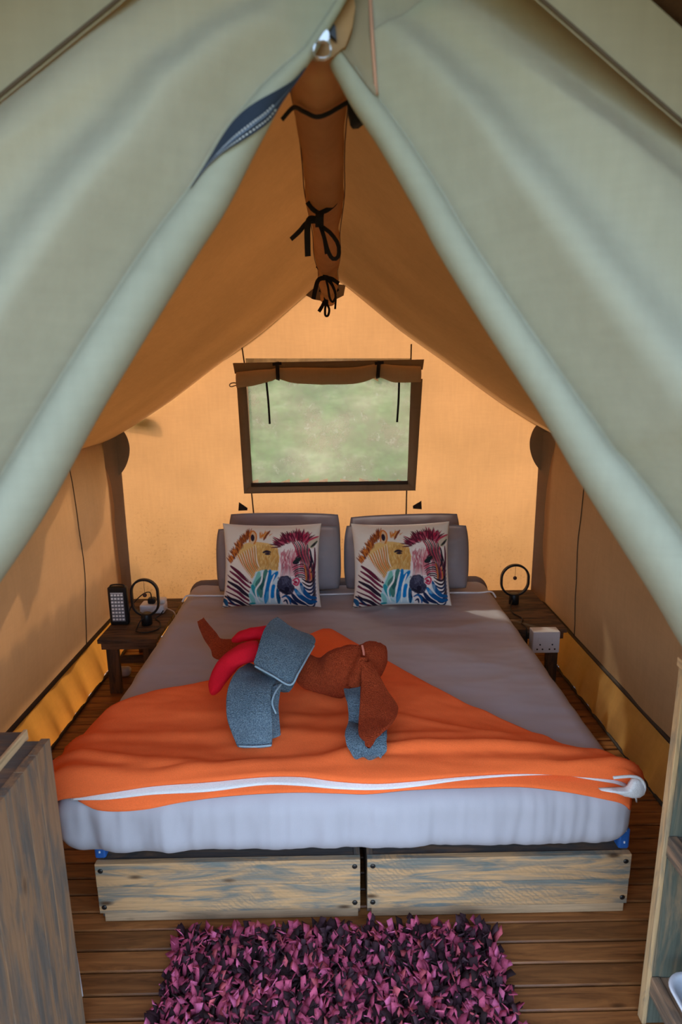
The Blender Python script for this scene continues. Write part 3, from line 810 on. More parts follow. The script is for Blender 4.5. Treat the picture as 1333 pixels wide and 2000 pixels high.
# ------------------------------------------------------------------ orange blanket
RX0, RX1, RY0, RZ = MX0+MR, MX1-MR, MY0+MR, MZ1-MR
def drape(x, y, off):
    cx = min(max(x, RX0), RX1); cy = max(y, RY0)
    d = Vector((x-cx, y-cy, 0)); L = d.length
    r = MR+off
    if L < 1e-6: return Vector((cx, cy, MZ1+off))
    d /= L; a = L/r
    if a <= math.pi/2: return Vector((cx, cy, RZ)) + d*r*math.sin(a) + Vector((0, 0, r*math.cos(a)))
    return Vector((cx, cy, RZ)) + d*r - Vector((0, 0, L-r*math.pi/2))
backc = [(-.86, 1.56), (-.84, 1.66), (-.80, 1.76), (-.735, 1.875), (-.62, 1.97), (-.44, 2.06), (-.25, 2.30), (-.12, 2.43), (-.055, 2.50), (-.02, 2.50), (.06, 2.38), (.203, 2.175), (.416, 1.875), (.663, 1.62), (.787, 1.555), (.86, 1.495)]
def back_y(x): return lerp_tab(backc, x)
# front edges of the layers, as distance beyond the flat of the mattress
f_top = [(-.86, 1.52), (-.80, 1.475), (-.72, 1.462), (-.62, 1.472), (-.5, 1.488), (-.35, 1.497), (-.2, 1.510), (-.1, 1.508), (.0, 1.492), (.1, 1.484), (.2, 1.488), (.35, 1.500), (.5, 1.506), (.62, 1.500), (.75, 1.488), (.86, 1.475)]
def _d(tab): return [(x, smooth_tab(f_top, x)-d) for x, d in tab]
f_white = _d([(-.72, .002), (-.62, .012), (-.5, .018), (-.35, .022), (-.2, .020), (-.1, .022), (.0, .016), (.1, .012), (.2, .011), (.35, .006), (.5, .002), (.62, -.004), (.70, .004), (.8, .012), (.86, .016)])
f_low = _d([(-.70, .0), (-.64, .030), (-.53, .046), (-.42, .038), (-.30, .034), (-.13, .036), (.0, .022), (.08, .018), (.2, .013), (.35, .022), (.5, .028), (.62, .036), (.72, .046), (.82, .055)])
def layer(name, xa, xb, fy_, by_, off, mat, parent, nx, ny, puff, thick):
    v = []
    for i in range(nx):
        x = xa+(xb-xa)*i/(nx-1); y0 = smooth_tab(fy_, x); y1 = max(by_(x), y0+.006)
        for j in range(ny):
            w = j/(ny-1); y = y0+(y1-y0)*w
            o_ = off
            if puff:
                edge = min(1, w*10)*min(1, (1-w)*14)
                o_ += edge*(.012+.014*fb(x*2.6+y, y*5.5, 3, 4))
                # long folds running with the front edge
                for yy, am, sg, ph in ((1.575, .022, .016, 0), (1.528, .016, .012, 1.7), (1.67, .012, .022, 3.1), (1.80, .008, .03, 4.4)):
                    yc = yy+.022*math.sin(x*4.2+ph)+.02*fb(x*2.2, ph)
                    o_ += am*math.exp(-((y-yc)/sg)**2)*edge*(.6+.4*math.sin(x*5+ph*2))
                yc2 = 1.60+(.6-x)*.42; o_ += .010*math.exp(-((y-yc2)/.02)**2)*edge*(1 if .1 < x < .62 else 0)*math.sin(math.pi*min(1, max(0, (x-.1)/.52)))
                o_ += .012*max(0, (-x-.55)/.25)*edge
            v.append(drape(x, y, o_))
    o = obj(name, v, gridf(nx, ny), mat, parent, True)
    solid(o, thick, 1); return o
blk = layer('blanket', -.86, .86, f_top, back_y, .014, M_FLEECE, None, 150, 70, True, .009)
tag(blk, 'bright orange fleece blanket spread across the foot of the bed', 'blanket')
layer('white_lining', -.72, .86, f_white, lambda x: smooth_tab(f_top, x)+.03, .0095, M_FLEECE_W, blk, 110, 8, False, .004)
layer('under_layer', -.70, .82, f_low, lambda x: smooth_tab(f_top, x)+.03, .004, M_FLEECE, blk, 110, 8, False, .005)
# the fold at the right corner shows the white inside
c5 = lambda x, y: (1050+x/4.71, 1440+y/4.71)
OUT = [(838, 415), (870, 372), (920, 368), (965, 400), (985, 445), (975, 500), (930, 530), (860, 535), (780, 515), (690, 485), (560, 463), (690, 456), (790, 455), (825, 440)]
def pad(name, out, y, t, mat, parent, rise=.006):
    P = [PY(*c5(*p), y) for p in out]; n_ = len(P); c = sum(P, Vector())/n_
    rings = [(1.0, 0), (1.0, -.4*t), (.96, -.8*t), (.86, -t), (.5, -t-rise)]
    v = [c+(p-c)*k_+Vector((0, d, 0)) for k_, d in rings for p in P]+[c+Vector((0, -t-rise, 0))]
    f = [(r*n_+i, r*n_+(i+1) % n_, (r+1)*n_+(i+1) % n_, (r+1)*n_+i) for r in range(4) for i in range(n_)]
    f += [(4*n_+i, 4*n_+(i+1) % n_, 5*n_) for i in range(n_)]+[tuple(range(n_))[::-1]]
    return obj(name, v, f, mat, parent, True)
pad('fold_lining', OUT, 1.452, .016, M_FLEECE_W, blk)
tube('fold_edge', [PY(*c5(*p), 1.440) for p in [(700, 372), (800, 362), (880, 360), (945, 378), (985, 430), (985, 490), (950, 530), (880, 540), (800, 530)]], .004, M_FLEECE_W, blk, 8, 40)

# ------------------------------------------------------------------ rug
RUX0, RUX1, RUY0, RUY1 = -.455, .430, .78, 1.45
rug = thing('shag_rug', ((RUX0+RUX1)/2, (RUY0+RUY1)/2, 0), 'shaggy rug of plum pink and dark brown fabric strips at the foot of the bed', 'rug')
box('backing', (RUX0, RUX1, RUY0, RUY1, .001, .010), M_RUGB, rug, .003)
v, f, mi = [], [], []
rnd = random.Random(11)
gx, gy = 74, 58
for i in range(gx):
    for j in range(gy):
        x = RUX0+(RUX1-RUX0)*(i+rnd.random())/gx; y = RUY0+(RUY1-RUY0)*(j+rnd.random())/gy
        az = rnd.uniform(0, 2*math.pi); lean = rnd.uniform(.25, 1.15); L = rnd.uniform(.030, .050); w = rnd.uniform(.006, .0105)
        d = Vector((math.cos(az), math.sin(az), 0)); n_ = Vector((-d.y, d.x, 0)); tw = rnd.uniform(-.9, .9)
        p = Vector((x, y, .008)); s0 = len(v); ang = lean*.35; ns = 3
        for k in range(ns+1):
            tt = k/ns; wd = w*(.85+.25*tt)
            nn = (n_*math.cos(tw*tt)+Vector((0, 0, 1))*math.sin(tw*tt))
            cut = d*rnd.uniform(-.004, .004) if k == ns else Vector()
            v += [p-nn*wd+cut, p+nn*wd-cut]
            p = p + (d*math.sin(ang)+Vector((0, 0, math.cos(ang))))*(L/ns); ang = min(1.75, ang+lean*.55)
            if p.z < .012: p.z = .012
        for k in range(ns):
            q = s0+2*k; f.append((q, q+1, q+3, q+2))
        m_ = rnd.choice([0, 0, 1, 1, 2, 3, 4]) if rnd.random() < .52 else rnd.choice([5, 5, 6, 7])
        mi += [m_]*ns
pile = obj('pile', v, f, M_RUG, rug, True, kind='stuff')
pile.data.polygons.foreach_set('material_index', mi)
solid(pile, .0018)

# ------------------------------------------------------------------ cabinets beside the door
cb_ = thing('wooden_cabinet', (-.94, 1.02, 0), 'weathered wooden cabinet with upright side boards inside the left of the door', 'cabinet')
ysp = [.865, .935, 1.005, 1.075, 1.130, 1.192]
for a, b in zip(ysp, ysp[1:]): box('side_board', (-.632+random.uniform(-.001, .001), -.612, a, b-.0012, .002, .797), M_CAB_Z, cb_, .0015)
box('side_rail', (-.668, -.633, .865, .985, .755, .792), M_CAB_X, cb_, .002)
box('side_rail', (-.668, -.633, .987, 1.19, .755, .792), M_CAB_X, cb_, .002)
for a, b in ((.865, .96), (.962, 1.075), (1.077, 1.20)): box('top_board', (-1.235, -.672, a, b, .790, .808), M_CAB_X, cb_, .002)
box('top_edge', (-.672, -.664, .865, 1.203, .788, .812), M_PALE_Y, cb_, .0015)
box('carcass', (-1.23, -.634, .872, 1.185, .03, .754), M_CAB_X, cb_, .002)
for x in (-1.2, -.70): box('foot', (x, x+.04, .90, 1.15, 0, .03), M_CAB_X, cb_, .002)

sh = thing('wooden_shelf_unit', (.94, 1.0, 0), 'open wooden shelf unit with pale front edge inside the right of the door', 'shelf')
SY0, SY1, SX0, SX1, SH = .875, 1.205, .733, 1.16, .955
for yy in (SY1-.02, SY0):
    xs = [SX0+.012, SX0+.095, SX0+.20, SX0+.31, SX1]
    for a, b in zip(xs, xs[1:]): box('upright_board', (a, b-.0015, yy, yy+.02, .002, SH-.022), M_SHELF_Z, sh, .0015)
    box('upright_edge', (SX0, SX0+.011, yy-.002, yy+.021, .002, SH-.022), M_SHELF_EDGE, sh, .0015)
box('top_board', (SX0-.004, SX1, SY0-.004, SY1+.004, SH-.021, SH), M_PALE_Y, sh, .002)
for z in (.528, .140):
    for a, b in ((SX0+.03, SX0+.17), (SX0+.172, SX0+.31), (SX0+.312, SX1-.02)): box('shelf_board', (a, b, SY0+.021, SY1-.021, z-.018, z), M_SHELF_Y, sh, .0015)
    box('shelf_lip', (SX0+.008, SX0+.029, SY0+.021, SY1-.021, z-.048, z+.003), M_SHELF_Y, sh, .002)
for a, b in ((.003, .3), (.302, .62), (.622, SH-.023)): box('back_board', (SX1+.001, SX1+.015, SY0, SY1, a, b), M_SHELF_Y, sh, .0015)

# tray on the lower shelf
def rrect(cx, cy, hx, hy, r, z, n=6):
    p = []
    for qx, qy, a0 in ((1, 1, 0), (-1, 1, 90), (-1, -1, 180), (1, -1, 270)):
        for i in range(n+1):
            a = math.radians(a0+90*i/n); p.append((cx+qx*(hx-r)+r*math.cos(a), cy+qy*(hy-r)+r*math.sin(a), z))
    return p
tx, ty, tz = .896, 1.035, .1435
ring = [rrect(tx, ty, .125, 0.070, .03, tz), rrect(tx, ty, .135, 0.080, .035, tz+.03), rrect(tx, ty, .150, 0.095, .04, tz+.062), rrect(tx, ty, .158, 0.103, .042, tz+.066), rrect(tx, ty, .160, 0.105, .042, tz+.060),
        rrect(tx, ty, .156, 0.101, .042, tz+.0615), rrect(tx, ty, .148, 0.093, .04, tz+.058), rrect(tx, ty, .132, 0.077, .035, tz+.028), rrect(tx, ty, .122, 0.067, .03, tz+.004)]
order = [0, 1, 4, 3, 2, 6, 7, 8]
v = [p for i in order for p in ring[i]]; n = len(ring[0])
f = [(i*n+k, i*n+(k+1) % n, (i+1)*n+(k+1) % n, (i+1)*n+k) for i in range(len(order)-1) for k in range(n)]
f += [tuple(range(n))[::-1], tuple((len(order)-1)*n+k for k in range(n))]
tag(obj('plastic_tray', v, f, M_TRAYM, None, True), 'white rounded plastic tray on the lower shelf by the door', 'tray')
for q, (xx, yy, lab) in enumerate(((.797, 1.02, 'dark blue handled cutlery piece along the left side of white tray'), (.846, 1.035, 'dark blue handled cutlery piece nearer the middle of white tray'))):
    P = [(xx-.004, yy+.045, tz+.010), (xx, yy+.02, tz+.012), (xx+.004, yy-.01, tz+.011), (xx+.008, yy-.045, tz+.010)]
    v, f = tube_data(P, lambda t_: .0085+.004*math.sin(t_*2.6), 10, 14)
    b = Vector((xx, yy, tz+.010)); v = [Vector((b.x+(p.x-b.x), p.y, tz+.0045+max(0, (p.z-tz-.0045))*.75+.0005)) for p in v]
    tag(obj('cutlery', v, f, M_NAVY, None, True), lab, 'cutlery', 'blue cutlery in the tray')

# ------------------------------------------------------------------ nightstands
def stand(name, x0, x1, y0, y1, z, label):
    t = thing(name, ((x0+x1)/2, (y0+y1)/2, 0), label, 'nightstand', 'wooden nightstands beside the bed')
    n = 4; w = (y1-y0)/n
    for i in range(n): box('top_board', (x0, x1, y0+i*w, y0+(i+1)*w-.003, z-.022, z+random.uniform(-.001, .001)), M_STAND, t, .002)
    box('apron', (x0+.012, x1-.012, y0+.012, y0+.032, z-.058, z-.0225), M_STAND, t, .002)
    box('apron', (x0+.012, x1-.012, y1-.032, y1-.012, z-.058, z-.0225), M_STAND, t, .002)
    for xx in (x0+.025, x1-.085):
        for yy in (y0+.034, y1-.056): box('leg', (xx, xx+.06, yy, yy+.022, 0, z-.0225), M_STAND_Z, t, .002)
    box('stretcher', (x0+.04, x1-.04, y0+.16, y0+.18, .10, .14), M_STAND, t, .002)
    return t
NZ = .305
stand('nightstand', -1.155, -.865, 2.80, 3.36, NZ, 'dark wooden nightstand left of the bed holding lantern and ring lamp')
stand('nightstand', .885, 1.152, 2.85, 3.42, NZ, 'brown wooden nightstand right of the bed with socket box on its front')
for sx, px_ in ((-1, 0),):
    pass
# stadium ring lamps with a hanging ball
def ring_lamp(x, y, label, w, h, base_hidden):
    t = thing('ring_lamp', (x, y, NZ), label, 'lamp', 'black ring lamps on the nightstands')
    lathe('base', [(.026, .0015), (.0275, .004), (.0275, .056), (.024, .060), (.008, .060)], (x, y, NZ), M_BLACK, t, 24)
    zc = NZ+.050+h/2; P = []
    r = w/2; st = max(0, h/2-r)
    for i in range(64):
        a = 2*math.pi*i/64; P.append(Vector((x+r*math.cos(a), y, zc+r*math.sin(a)+(st if math.sin(a) > 0 else -st))))
    v = []
    for i, p in enumerate(P):
        tg = (P[(i+1) % 64]-P[i-1]).normalized(); nn = Vector((-tg.z, 0, tg.x))
        for dn, dy in ((.0055, -.010), (.0055, .010), (-.0055, .010), (-.0055, -.010)): v.append(p+nn*dn+Vector((0, dy, 0)))
    f = [(i*4+k, i*4+(k+1) % 4, ((i+1) % 64)*4+(k+1) % 4, ((i+1) % 64)*4+k) for i in range(64) for k in range(4)]
    bevel(obj('ring', v, f, M_BLACK, t), .0015)
    zb = zc+.012
    tube('string', [(x, y, zc+h/2-.005), (x, y, zb+.009)], .0009, M_CABLE, t, 6)
    lathe('ball', [(.001, -.0105), (.006, -.009), (.0100, -.004), (.0105, 0), (.0100, .004), (.006, .009), (.001, .0105)], (x, y, zb), principled('dark wood ball', (.06, .022, .018), .4), t, 16)
ring_lamp(-.966, 2.985, 'black oval ring lamp with hanging ball on left nightstand', .133, .190, False)
ring_lamp(.985, 3.20, 'black ring lamp with hanging ball on right nightstand', .148, .172, True)
# rechargeable lantern with rows of LEDs
lt = thing('led_lantern', (-1.103, 2.985, NZ), 'black rechargeable lantern with rows of white LEDs on left nightstand', 'lantern')
A_ = (-1.152, -1.056, 2.975, 3.01, NZ+.0015, NZ+.205)
bd = box('body', A_, M_BLACK, lt, .010)
bd.modifiers[0].segments = 4
pan = box('led_panel', (-1.137, -1.071, 2.9725, 2.976, NZ+.022, NZ+.178), M_LEDPANEL, lt, .001)
proto = None
for r in range(8):
    for c in range(4):
        x = -1.128+c*.0162; z = NZ+.034+r*.0185
        b = boxv(x-.0055, x+.0055, 2.969, 2.973, z-.0045, z+.0045)
        o = obj('led', b, BOXF, M_LED, lt) if proto is None else proto.copy()
        if proto is None: proto = o; p0 = (x, z); bevel(o, .001)
        else:
            col.objects.link(o); o.parent = lt; o.location = (x-p0[0], 0, z-p0[1])
box('vent_line', (-1.135, -1.073, 2.971, 2.9735, NZ+.172, NZ+.175), M_LED, lt, 0)
tube('handle', [(-1.14, 2.992, NZ+.200), (-1.135, 2.992, NZ+.211), (-1.104, 2.992, NZ+.214), (-1.073, 2.992, NZ+.211), (-1.068, 2.992, NZ+.200)], .004, M_BLACK, lt, 8, 16)

# socket block, plug and leads on the left nightstand
ex = thing('extension_socket', (-.985, 3.17, NZ), 'white extension socket block with black plug behind the ring lamp', 'socket')
bevel(box('block', (-1.045, -.915, 3.12, 3.20, NZ+.0015, NZ+.05), M_WHITE, ex, 0), .008, 3)
bevel(box('switch_plate', (-.97, -.925, 3.115, 3.12, NZ+.012, NZ+.04), M_WHITE, ex, 0), .003, 2)
pg = box('plug', (-1.005, -.965, 3.135, 3.175, NZ+.0505, NZ+.082), M_BLACK, ex, .008)
tube('plug_lead', [(-.985, 3.15, NZ+.08), (-.985, 3.13, NZ+.12), (-1.01, 3.09, NZ+.125), (-1.05, 3.04, NZ+.09), (-1.063, 3.02, NZ+.06)], .003, M_CABLE, ex, 6, 24)
bevel(box('adaptor', (-.955, -.91, 3.13, 3.185, NZ+.0505, NZ+.078), M_WHITE, ex, 0), .012, 3)
cz = NZ+.0045
tag(tube('lamp_cable', [(-.955, 2.967, NZ+.05), (-.985, 2.95, cz+.03), (-1.0, 2.93, cz), (-.99, 2.885, cz), (-.94, 2.87, cz), (-.89, 2.91, cz), (-.90, 2.99, cz), (-.94, 3.05, cz), (-.93, 3.10, cz), (-.915, 3.112, cz+.02)], .0032, M_CABLE, None, 6, 60), 'black lamp cable curled on the left nightstand', 'cable')
tag(tube('white_cable', [(-.915, 3.16, NZ+.02), (-.88, 3.14, NZ+.012), (-.86, 3.12, NZ+.006), (-.845, 3.10, NZ-.03), (-.84, 3.08, NZ-.12), (-.85, 3.05, .04), (-.86, 2.95, .006), (-.88, 2.6, .005)], .0035, M_WCABLE, None, 6, 40), 'pale cable running off the left nightstand to the floor', 'cable')
pl = PZ(240, 1320, 0); vs_, fs = rbox(pl.x-.045, pl.x+.045, pl.y-.03, pl.y+.03, .0015, .05, (10, 8, 6), .022)
tag(obj('power_adaptor', vs_, fs, principled('grey white plastic', (.42, .38, .36), .5), None, True), 'rounded pale power adaptor on the floor under left nightstand', 'adaptor')
a, b = PZ(140, 1635, .0), PZ(122, 1672, .0)
tag(tube('floor_cable', [(-.62, 1.75, .005), a+Vector((0, 0, .005)), b+Vector((0, 0, .005)), (-.66, 1.28, .005)], .0045, M_WCABLE, None, 6, 20), 'thin pale cable on the floor between cabinet and bed', 'cable')

# socket box on the front of the right nightstand
so = thing('socket_box', (1.03, 2.83, .18), 'white wall socket box fixed to the front of right nightstand', 'socket')
SB = (.962, 1.094, 2.785, 2.8475, .208, .318)
bevel(box('body', SB, M_WHITE, so, 0), .004, 3)
box('switch', (1.056, 1.072, 2.782, 2.7855, .268, .285), M_WHITE, so, .001)
box('switch', (.985, 1.001, 2.782, 2.7855, .268, .285), M_WHITE, so, .001)
for cx in (.998, 1.058):
    for dx, dz in ((0, .016), (-.013, -.008), (.013, -.008)):
        lathe('pin_hole', [(.0042, 0), (.0042, -.0015), (.003, -.0015)], (cx+dx, 2.7852, .236+dz), M_BLACK, so, 10, 'y')
tag(tube('lamp_cable', [(.970, 3.175, NZ+.03), (.945, 3.12, NZ+.006), (.94, 3.05, NZ+.005), (.965, 2.98, NZ+.005), (.945, 2.92, NZ+.005), (.95, 2.86, NZ+.005), (.945, 2.835, NZ-.02), (.945, 2.83, .22)], .0035, M_CABLE, None, 6, 60), 'black lamp cable hanging beside the socket on right nightstand', 'cable')

# ------------------------------------------------------------------ pillows and printed cushions
def pillow_mesh(w, h, t, n, seed, corner=.06, wr=.006, rnd_=0.0):
    """two faces sewn at the rim; local frame x across, y thickness, z up from the bottom edge"""
    def edge(u, v):
        # corners stay out, sides draw in
        x = u*(1-.075*(1-u*u)*0)*(1-corner*(1-abs(v)**2.2)*abs(u)**3)
        z = v*(1-corner*(1-abs(u)**2.2)*abs(v)**3)
        if rnd_: x, z = u*math.sqrt(1-rnd_*v*v*abs(v)), v*math.sqrt(1-rnd_*u*u*abs(u))
        return x, z
    front, back = [], []
    for i in range(n):
        for j in range(n):
            u = -1+2*i/(n-1); v = -1+2*j/(n-1); x, z = edge(u, v)
            th = ((1-u**4)*(1-v**4))**.55*t/2*(.82+.18*(1-max(abs(u), abs(v))))
            k = th/(t/2)
            wn = wr*fb(u*3+seed, v*3, seed, 4)*k
            wn += wr*.9*math.sin(8*math.atan2(v, u)+seed)*max(0, (u*u+v*v)-.7)*k
            front.append(Vector((x*w/2, -th-wn, (z+1)*h/2))); back.append(Vector((x*w/2, th*.8+wn, (z+1)*h/2)))
    return front, back
def place_pillow(name, c, w, h, t, lean, yaw, roll, mat, label, cat_, group, n=40, seed=0, colors=None, backmat=None, parent=None):
    fr, bk = pillow_mesh(w, h, t, n, seed) if colors is not None else pillow_mesh(w, h, t, n, seed, .06, .016, .09)
    R = Matrix.Rotation(yaw, 3, 'Z') @ Matrix.Rotation(lean, 3, 'X') @ Matrix.Rotation(roll, 3, 'Y')
    def T(p): return R @ p + Vector(c)
    f = gridf(n, n); nn = n*n
    f2 = [tuple(nn+i for i in q[::-1]) for q in f]
    rim = [i*n for i in range(n)]+[(n-1)*n+j for j in range(1, n)]+[i*n+n-1 for i in range(n-2, -1, -1)]+[j for j in range(n-2, 0, -1)]
    f3 = [(rim[i], rim[(i+1) % len(rim)], nn+rim[(i+1) % len(rim)], nn+rim[i]) for i in range(len(rim))]
    allf = [q[::-1] for q in f]+[q[::-1] for q in f2]+f3
    cols = None
    if colors is not None: cols = np.concatenate([colors, np.tile(np.array([.55, .5, .45, 1.0]), (nn, 1))])
    o = obj(name, [T(p) for p in fr]+[T(p) for p in bk], allf, mat, parent, True, colors=cols)
    tag(o, label, cat_, group); return o
G = 'taupe pillows at the head of the bed'
pz = MZ1+.008
place_pillow('pillow', (-.27, 3.17, pz), .60, .372, .17, -.17, .0, .015, M_PILLOW, 'taupe pillow standing rearmost on the left with its top edge showing', 'pillow', G, 36, 1)
place_pillow('pillow', (.385, 3.18, pz), .60, .355, .17, -.17, .0, -.02, M_PILLOW, 'taupe pillow standing rearmost on the right with sunlit top edge', 'pillow', G, 36, 2)
place_pillow('pillow', (-.285, 3.02, pz), .64, .335, .19, -.20, .0, -.01, M_PILLOW, 'taupe pillow directly behind the left zebra cushion', 'pillow', G, 36, 3)
place_pillow('pillow', (.37, 3.02, pz), .645, .338, .19, -.20, .0, .01, M_PILLOW, 'taupe pillow directly behind the right zebra cushion', 'pillow', G, 36, 4)

# ---- the zebra print, painted in code on a grid of colours
PW, PH = 300, 268            # print raster; drawn in units of 1333 x 1206
img = np.zeros((PH, PW, 3)); img[:] = (.74, .69, .62)
YY, XX = np.mgrid[0:PH, 0:PW]; XX = XX*1333/PW; YY = YY*1206/PH
prng = np.random.RandomState(5)
def srgb(r, g, b): return tuple(((c/255)/12.92 if c/255 <= .04045 else ((c/255+.055)/1.055)**2.4) for c in (r, g, b))
def poly(pts, c, a=1.0, var=.0):
    P = np.array(pts, float); ins = np.zeros(XX.shape, bool); j = len(P)-1
    for i in range(len(P)):
        cnd = ((P[i, 1] > YY) != (P[j, 1] > YY)) & (XX < (P[j, 0]-P[i, 0])*(YY-P[i, 1])/(P[j, 1]-P[i, 1]+1e-9)+P[i, 0]); ins ^= cnd; j = i
    img[ins] = img[ins]*(1-a)+np.array(c)*a*(1+var*(prng.rand(ins.sum(), 1)-.5))
def stroke(pts, w, c, a=.95, taper=True):
    P = [Vector((p[0], p[1], 0)) for p in pts]; n = max(12, int(sum((P[i+1]-P[i]).length for i in range(len(P)-1))/4))
    for i in range(n+1):
        t_ = i/n; p = cat(P, t_) if len(P) > 2 else P[0]*(1-t_)+P[1]*t_
        r = 1.3*w/2*(math.sin(math.pi*min(max(t_*.9+.06, 0), 1))**.6 if taper else 1)
        r = max(r, 2.5); x0, x1 = int((p.x-r)*PW/1333)-1, int((p.x+r)*PW/1333)+2; y0, y1 = int((p.y-r)*PH/1206)-1, int((p.y+r)*PH/1206)+2
        x0, y0 = max(x0, 0), max(y0, 0)
        if x1 <= x0 or y1 <= y0: continue
        sx, sy = XX[y0:y1, x0:x1], YY[y0:y1, x0:x1]
        if sx.size == 0: continue
        cov = np.clip((r-np.hypot(sx-p.x, sy-p.y))/4.5+.5, 0, 1)*a
        img[y0:y1, x0:x1] = img[y0:y1, x0:x1]*(1-cov[..., None])+np.array(c)*cov[..., None]
CREAM = srgb(228, 216, 202); OCH = srgb(200, 150, 75); OCH2 = srgb(222, 178, 105); BRN = srgb(125, 60, 35); ORG = srgb(205, 120, 50)
MAR = srgb(95, 35, 55); CRM = srgb(170, 45, 75); PNK = srgb(205, 130, 140); DK = srgb(45, 35, 50); NAV = srgb(30, 45, 80); BLU = srgb(20, 115, 180); TEA = srgb(45, 150, 160); GRN = srgb(70, 125, 115); LCY = srgb(190, 215, 222)
# left zebra: head, neck
poly([(340, 350), (430, 320), (530, 325), (640, 345), (730, 400), (765, 540), (755, 670), (620, 672), (500, 680), (440, 770), (330, 640), (240, 520), (260, 440)], OCH2, .95, .12)
poly([(470, 400), (640, 370), (740, 430), (760, 560), (740, 660), (560, 660), (480, 600)], OCH, .7, .2)
poly([(560, 500), (740, 500), (750, 640), (600, 650)], srgb(185, 140, 80), .5, .2)
for i in range(330):
    x = 440+prng.rand()*310; y = 340+prng.rand()*320; a_ = math.radians(95+prng.randn()*16+(x-600)*.06); L = 30+prng.rand()*45
    stroke([(x, y), (x+L*math.cos(a_), y+L*math.sin(a_))], 6, [srgb(228, 200, 135), srgb(178, 125, 60), srgb(205, 150, 75), srgb(215, 175, 110)][prng.randint(4)], .5)
for i in range(9):
    stroke([(240+i*28, 500-i*16), (320+i*20, 640-i*10), (430+i*10, 790-i*18)], 13, ORG if i % 2 else srgb(180, 130, 70), .7)
    stroke([(255+i*28, 492-i*16), (335+i*20, 632-i*10), (442+i*10, 778-i*18)], 9, CREAM, .8)
for i in range(150):
    t_ = prng.rand(); bx = 150+t_*230; by = 560-t_*330+prng.randn()*16; L = 55+prng.rand()*70; an = math.radians(215+t_*55+prng.randn()*14)
    stroke([(bx+25, by+20), (bx+25+L*math.cos(an)*.8, by+20+L*math.sin(an))], 10, [BRN, srgb(150, 80, 40), ORG, srgb(95, 45, 35)][prng.randint(4)], .75)
poly([(405, 330), (410, 230), (435, 175), (470, 200), (488, 270), (470, 335), (440, 355)], srgb(215, 180, 140), .95); stroke([(408, 320), (415, 220), (440, 180), (478, 220), (485, 290), (462, 345)], 12, ORG, .9, False); stroke([(438, 235), (445, 310)], 34, DK)
for i in range(26):
    an = math.radians(-100+prng.rand()*70); bx, by = 520+prng.rand()*70, 290-prng.rand()*30; L = 50+prng.rand()*60
    stroke([(bx, by), (bx+L*math.cos(an), by+L*math.sin(an))], 9, ORG if prng.rand() < .6 else srgb(215, 160, 90), .7)
stroke([(570, 300), (640, 175)], 22, BRN, .8); stroke([(600, 290), (635, 220)], 16, CREAM, .7)
stroke([(565, 455), (605, 440), (655, 450)], 22, DK); stroke([(590, 470), (650, 470)], 20, DK)
# maroon striped shoulder
poly([(140, 620), (250, 520), (340, 650), (440, 770), (420, 880), (400, 1110), (60, 1110), (70, 950), (100, 760)], CREAM, .9)
for i in range(9):
    y = 610+i*62; c = [MAR, srgb(110, 40, 65), DK, CRM][[0, 1, 0, 2, 1, 0, 2, 0, 2][i]]
    stroke([(165-i*12, y+10), (260, y+75), (345, y+150), (430-i*2, y+215)], 34-(i % 3)*8, c)
    if i % 2: stroke([(120, y+55), (200, y+110), (260, y+150)], 14, MAR, .9)
for i in range(14): stroke([(250+i*13, 500+i*17), (235+i*13, 560+i*20)], 9, CREAM, .7)
stroke([(60, 1030), (110, 1060), (130, 1110)], 40, srgb(40, 90, 130)); stroke([(50, 1080), (90, 1100)], 22, CREAM); stroke([(120, 1000), (190, 1070), (240, 1110)], 20, NAV)
# blue striped back in the middle
poly([(480, 690), (560, 662), (745, 672), (745, 900), (800, 1115), (400, 1115), (400, 960), (440, 820)], LCY, .97, .04)
for pts, w, c in (([(520, 690), (500, 780), (450, 860)], 44, srgb(120, 190, 175)), ([(440, 850), (470, 920), (500, 1000)], 44, TEA), ([(600, 670), (590, 740), (520, 830), (530, 900), (540, 1000)], 62, GRN), ([(560, 760), (545, 900)], 44, srgb(40, 90, 90)),
        ([(410, 960), (440, 1030), (450, 1100)], 40, srgb(130, 195, 190)), ([(650, 670), (625, 780), (610, 900), (590, 1080)], 52, BLU), ([(735, 690), (670, 770), (630, 860)], 44, BLU), ([(690, 850), (680, 930), (670, 1010)], 52, srgb(15, 125, 195)), ([(720, 890), (740, 980), (745, 1100)], 38, srgb(25, 85, 125)),
        ([(620, 930), (610, 1010), (585, 1100)], 28, srgb(60, 150, 200)), ([(400, 1100), (470, 1095)], 26, TEA), ([(490, 1010), (560, 1080)], 18, srgb(160, 205, 205)), ([(770, 930), (760, 1020)], 26, NAV)): stroke(pts, w, c)
for pts in ([(560, 680), (545, 800), (480, 920), (520, 1090)], [(625, 690), (590, 850), (565, 1000)], [(700, 720), (650, 880), (640, 1090)], [(720, 840), (705, 960), (715, 1090)]): stroke(pts, 15, srgb(232, 236, 232), .9)
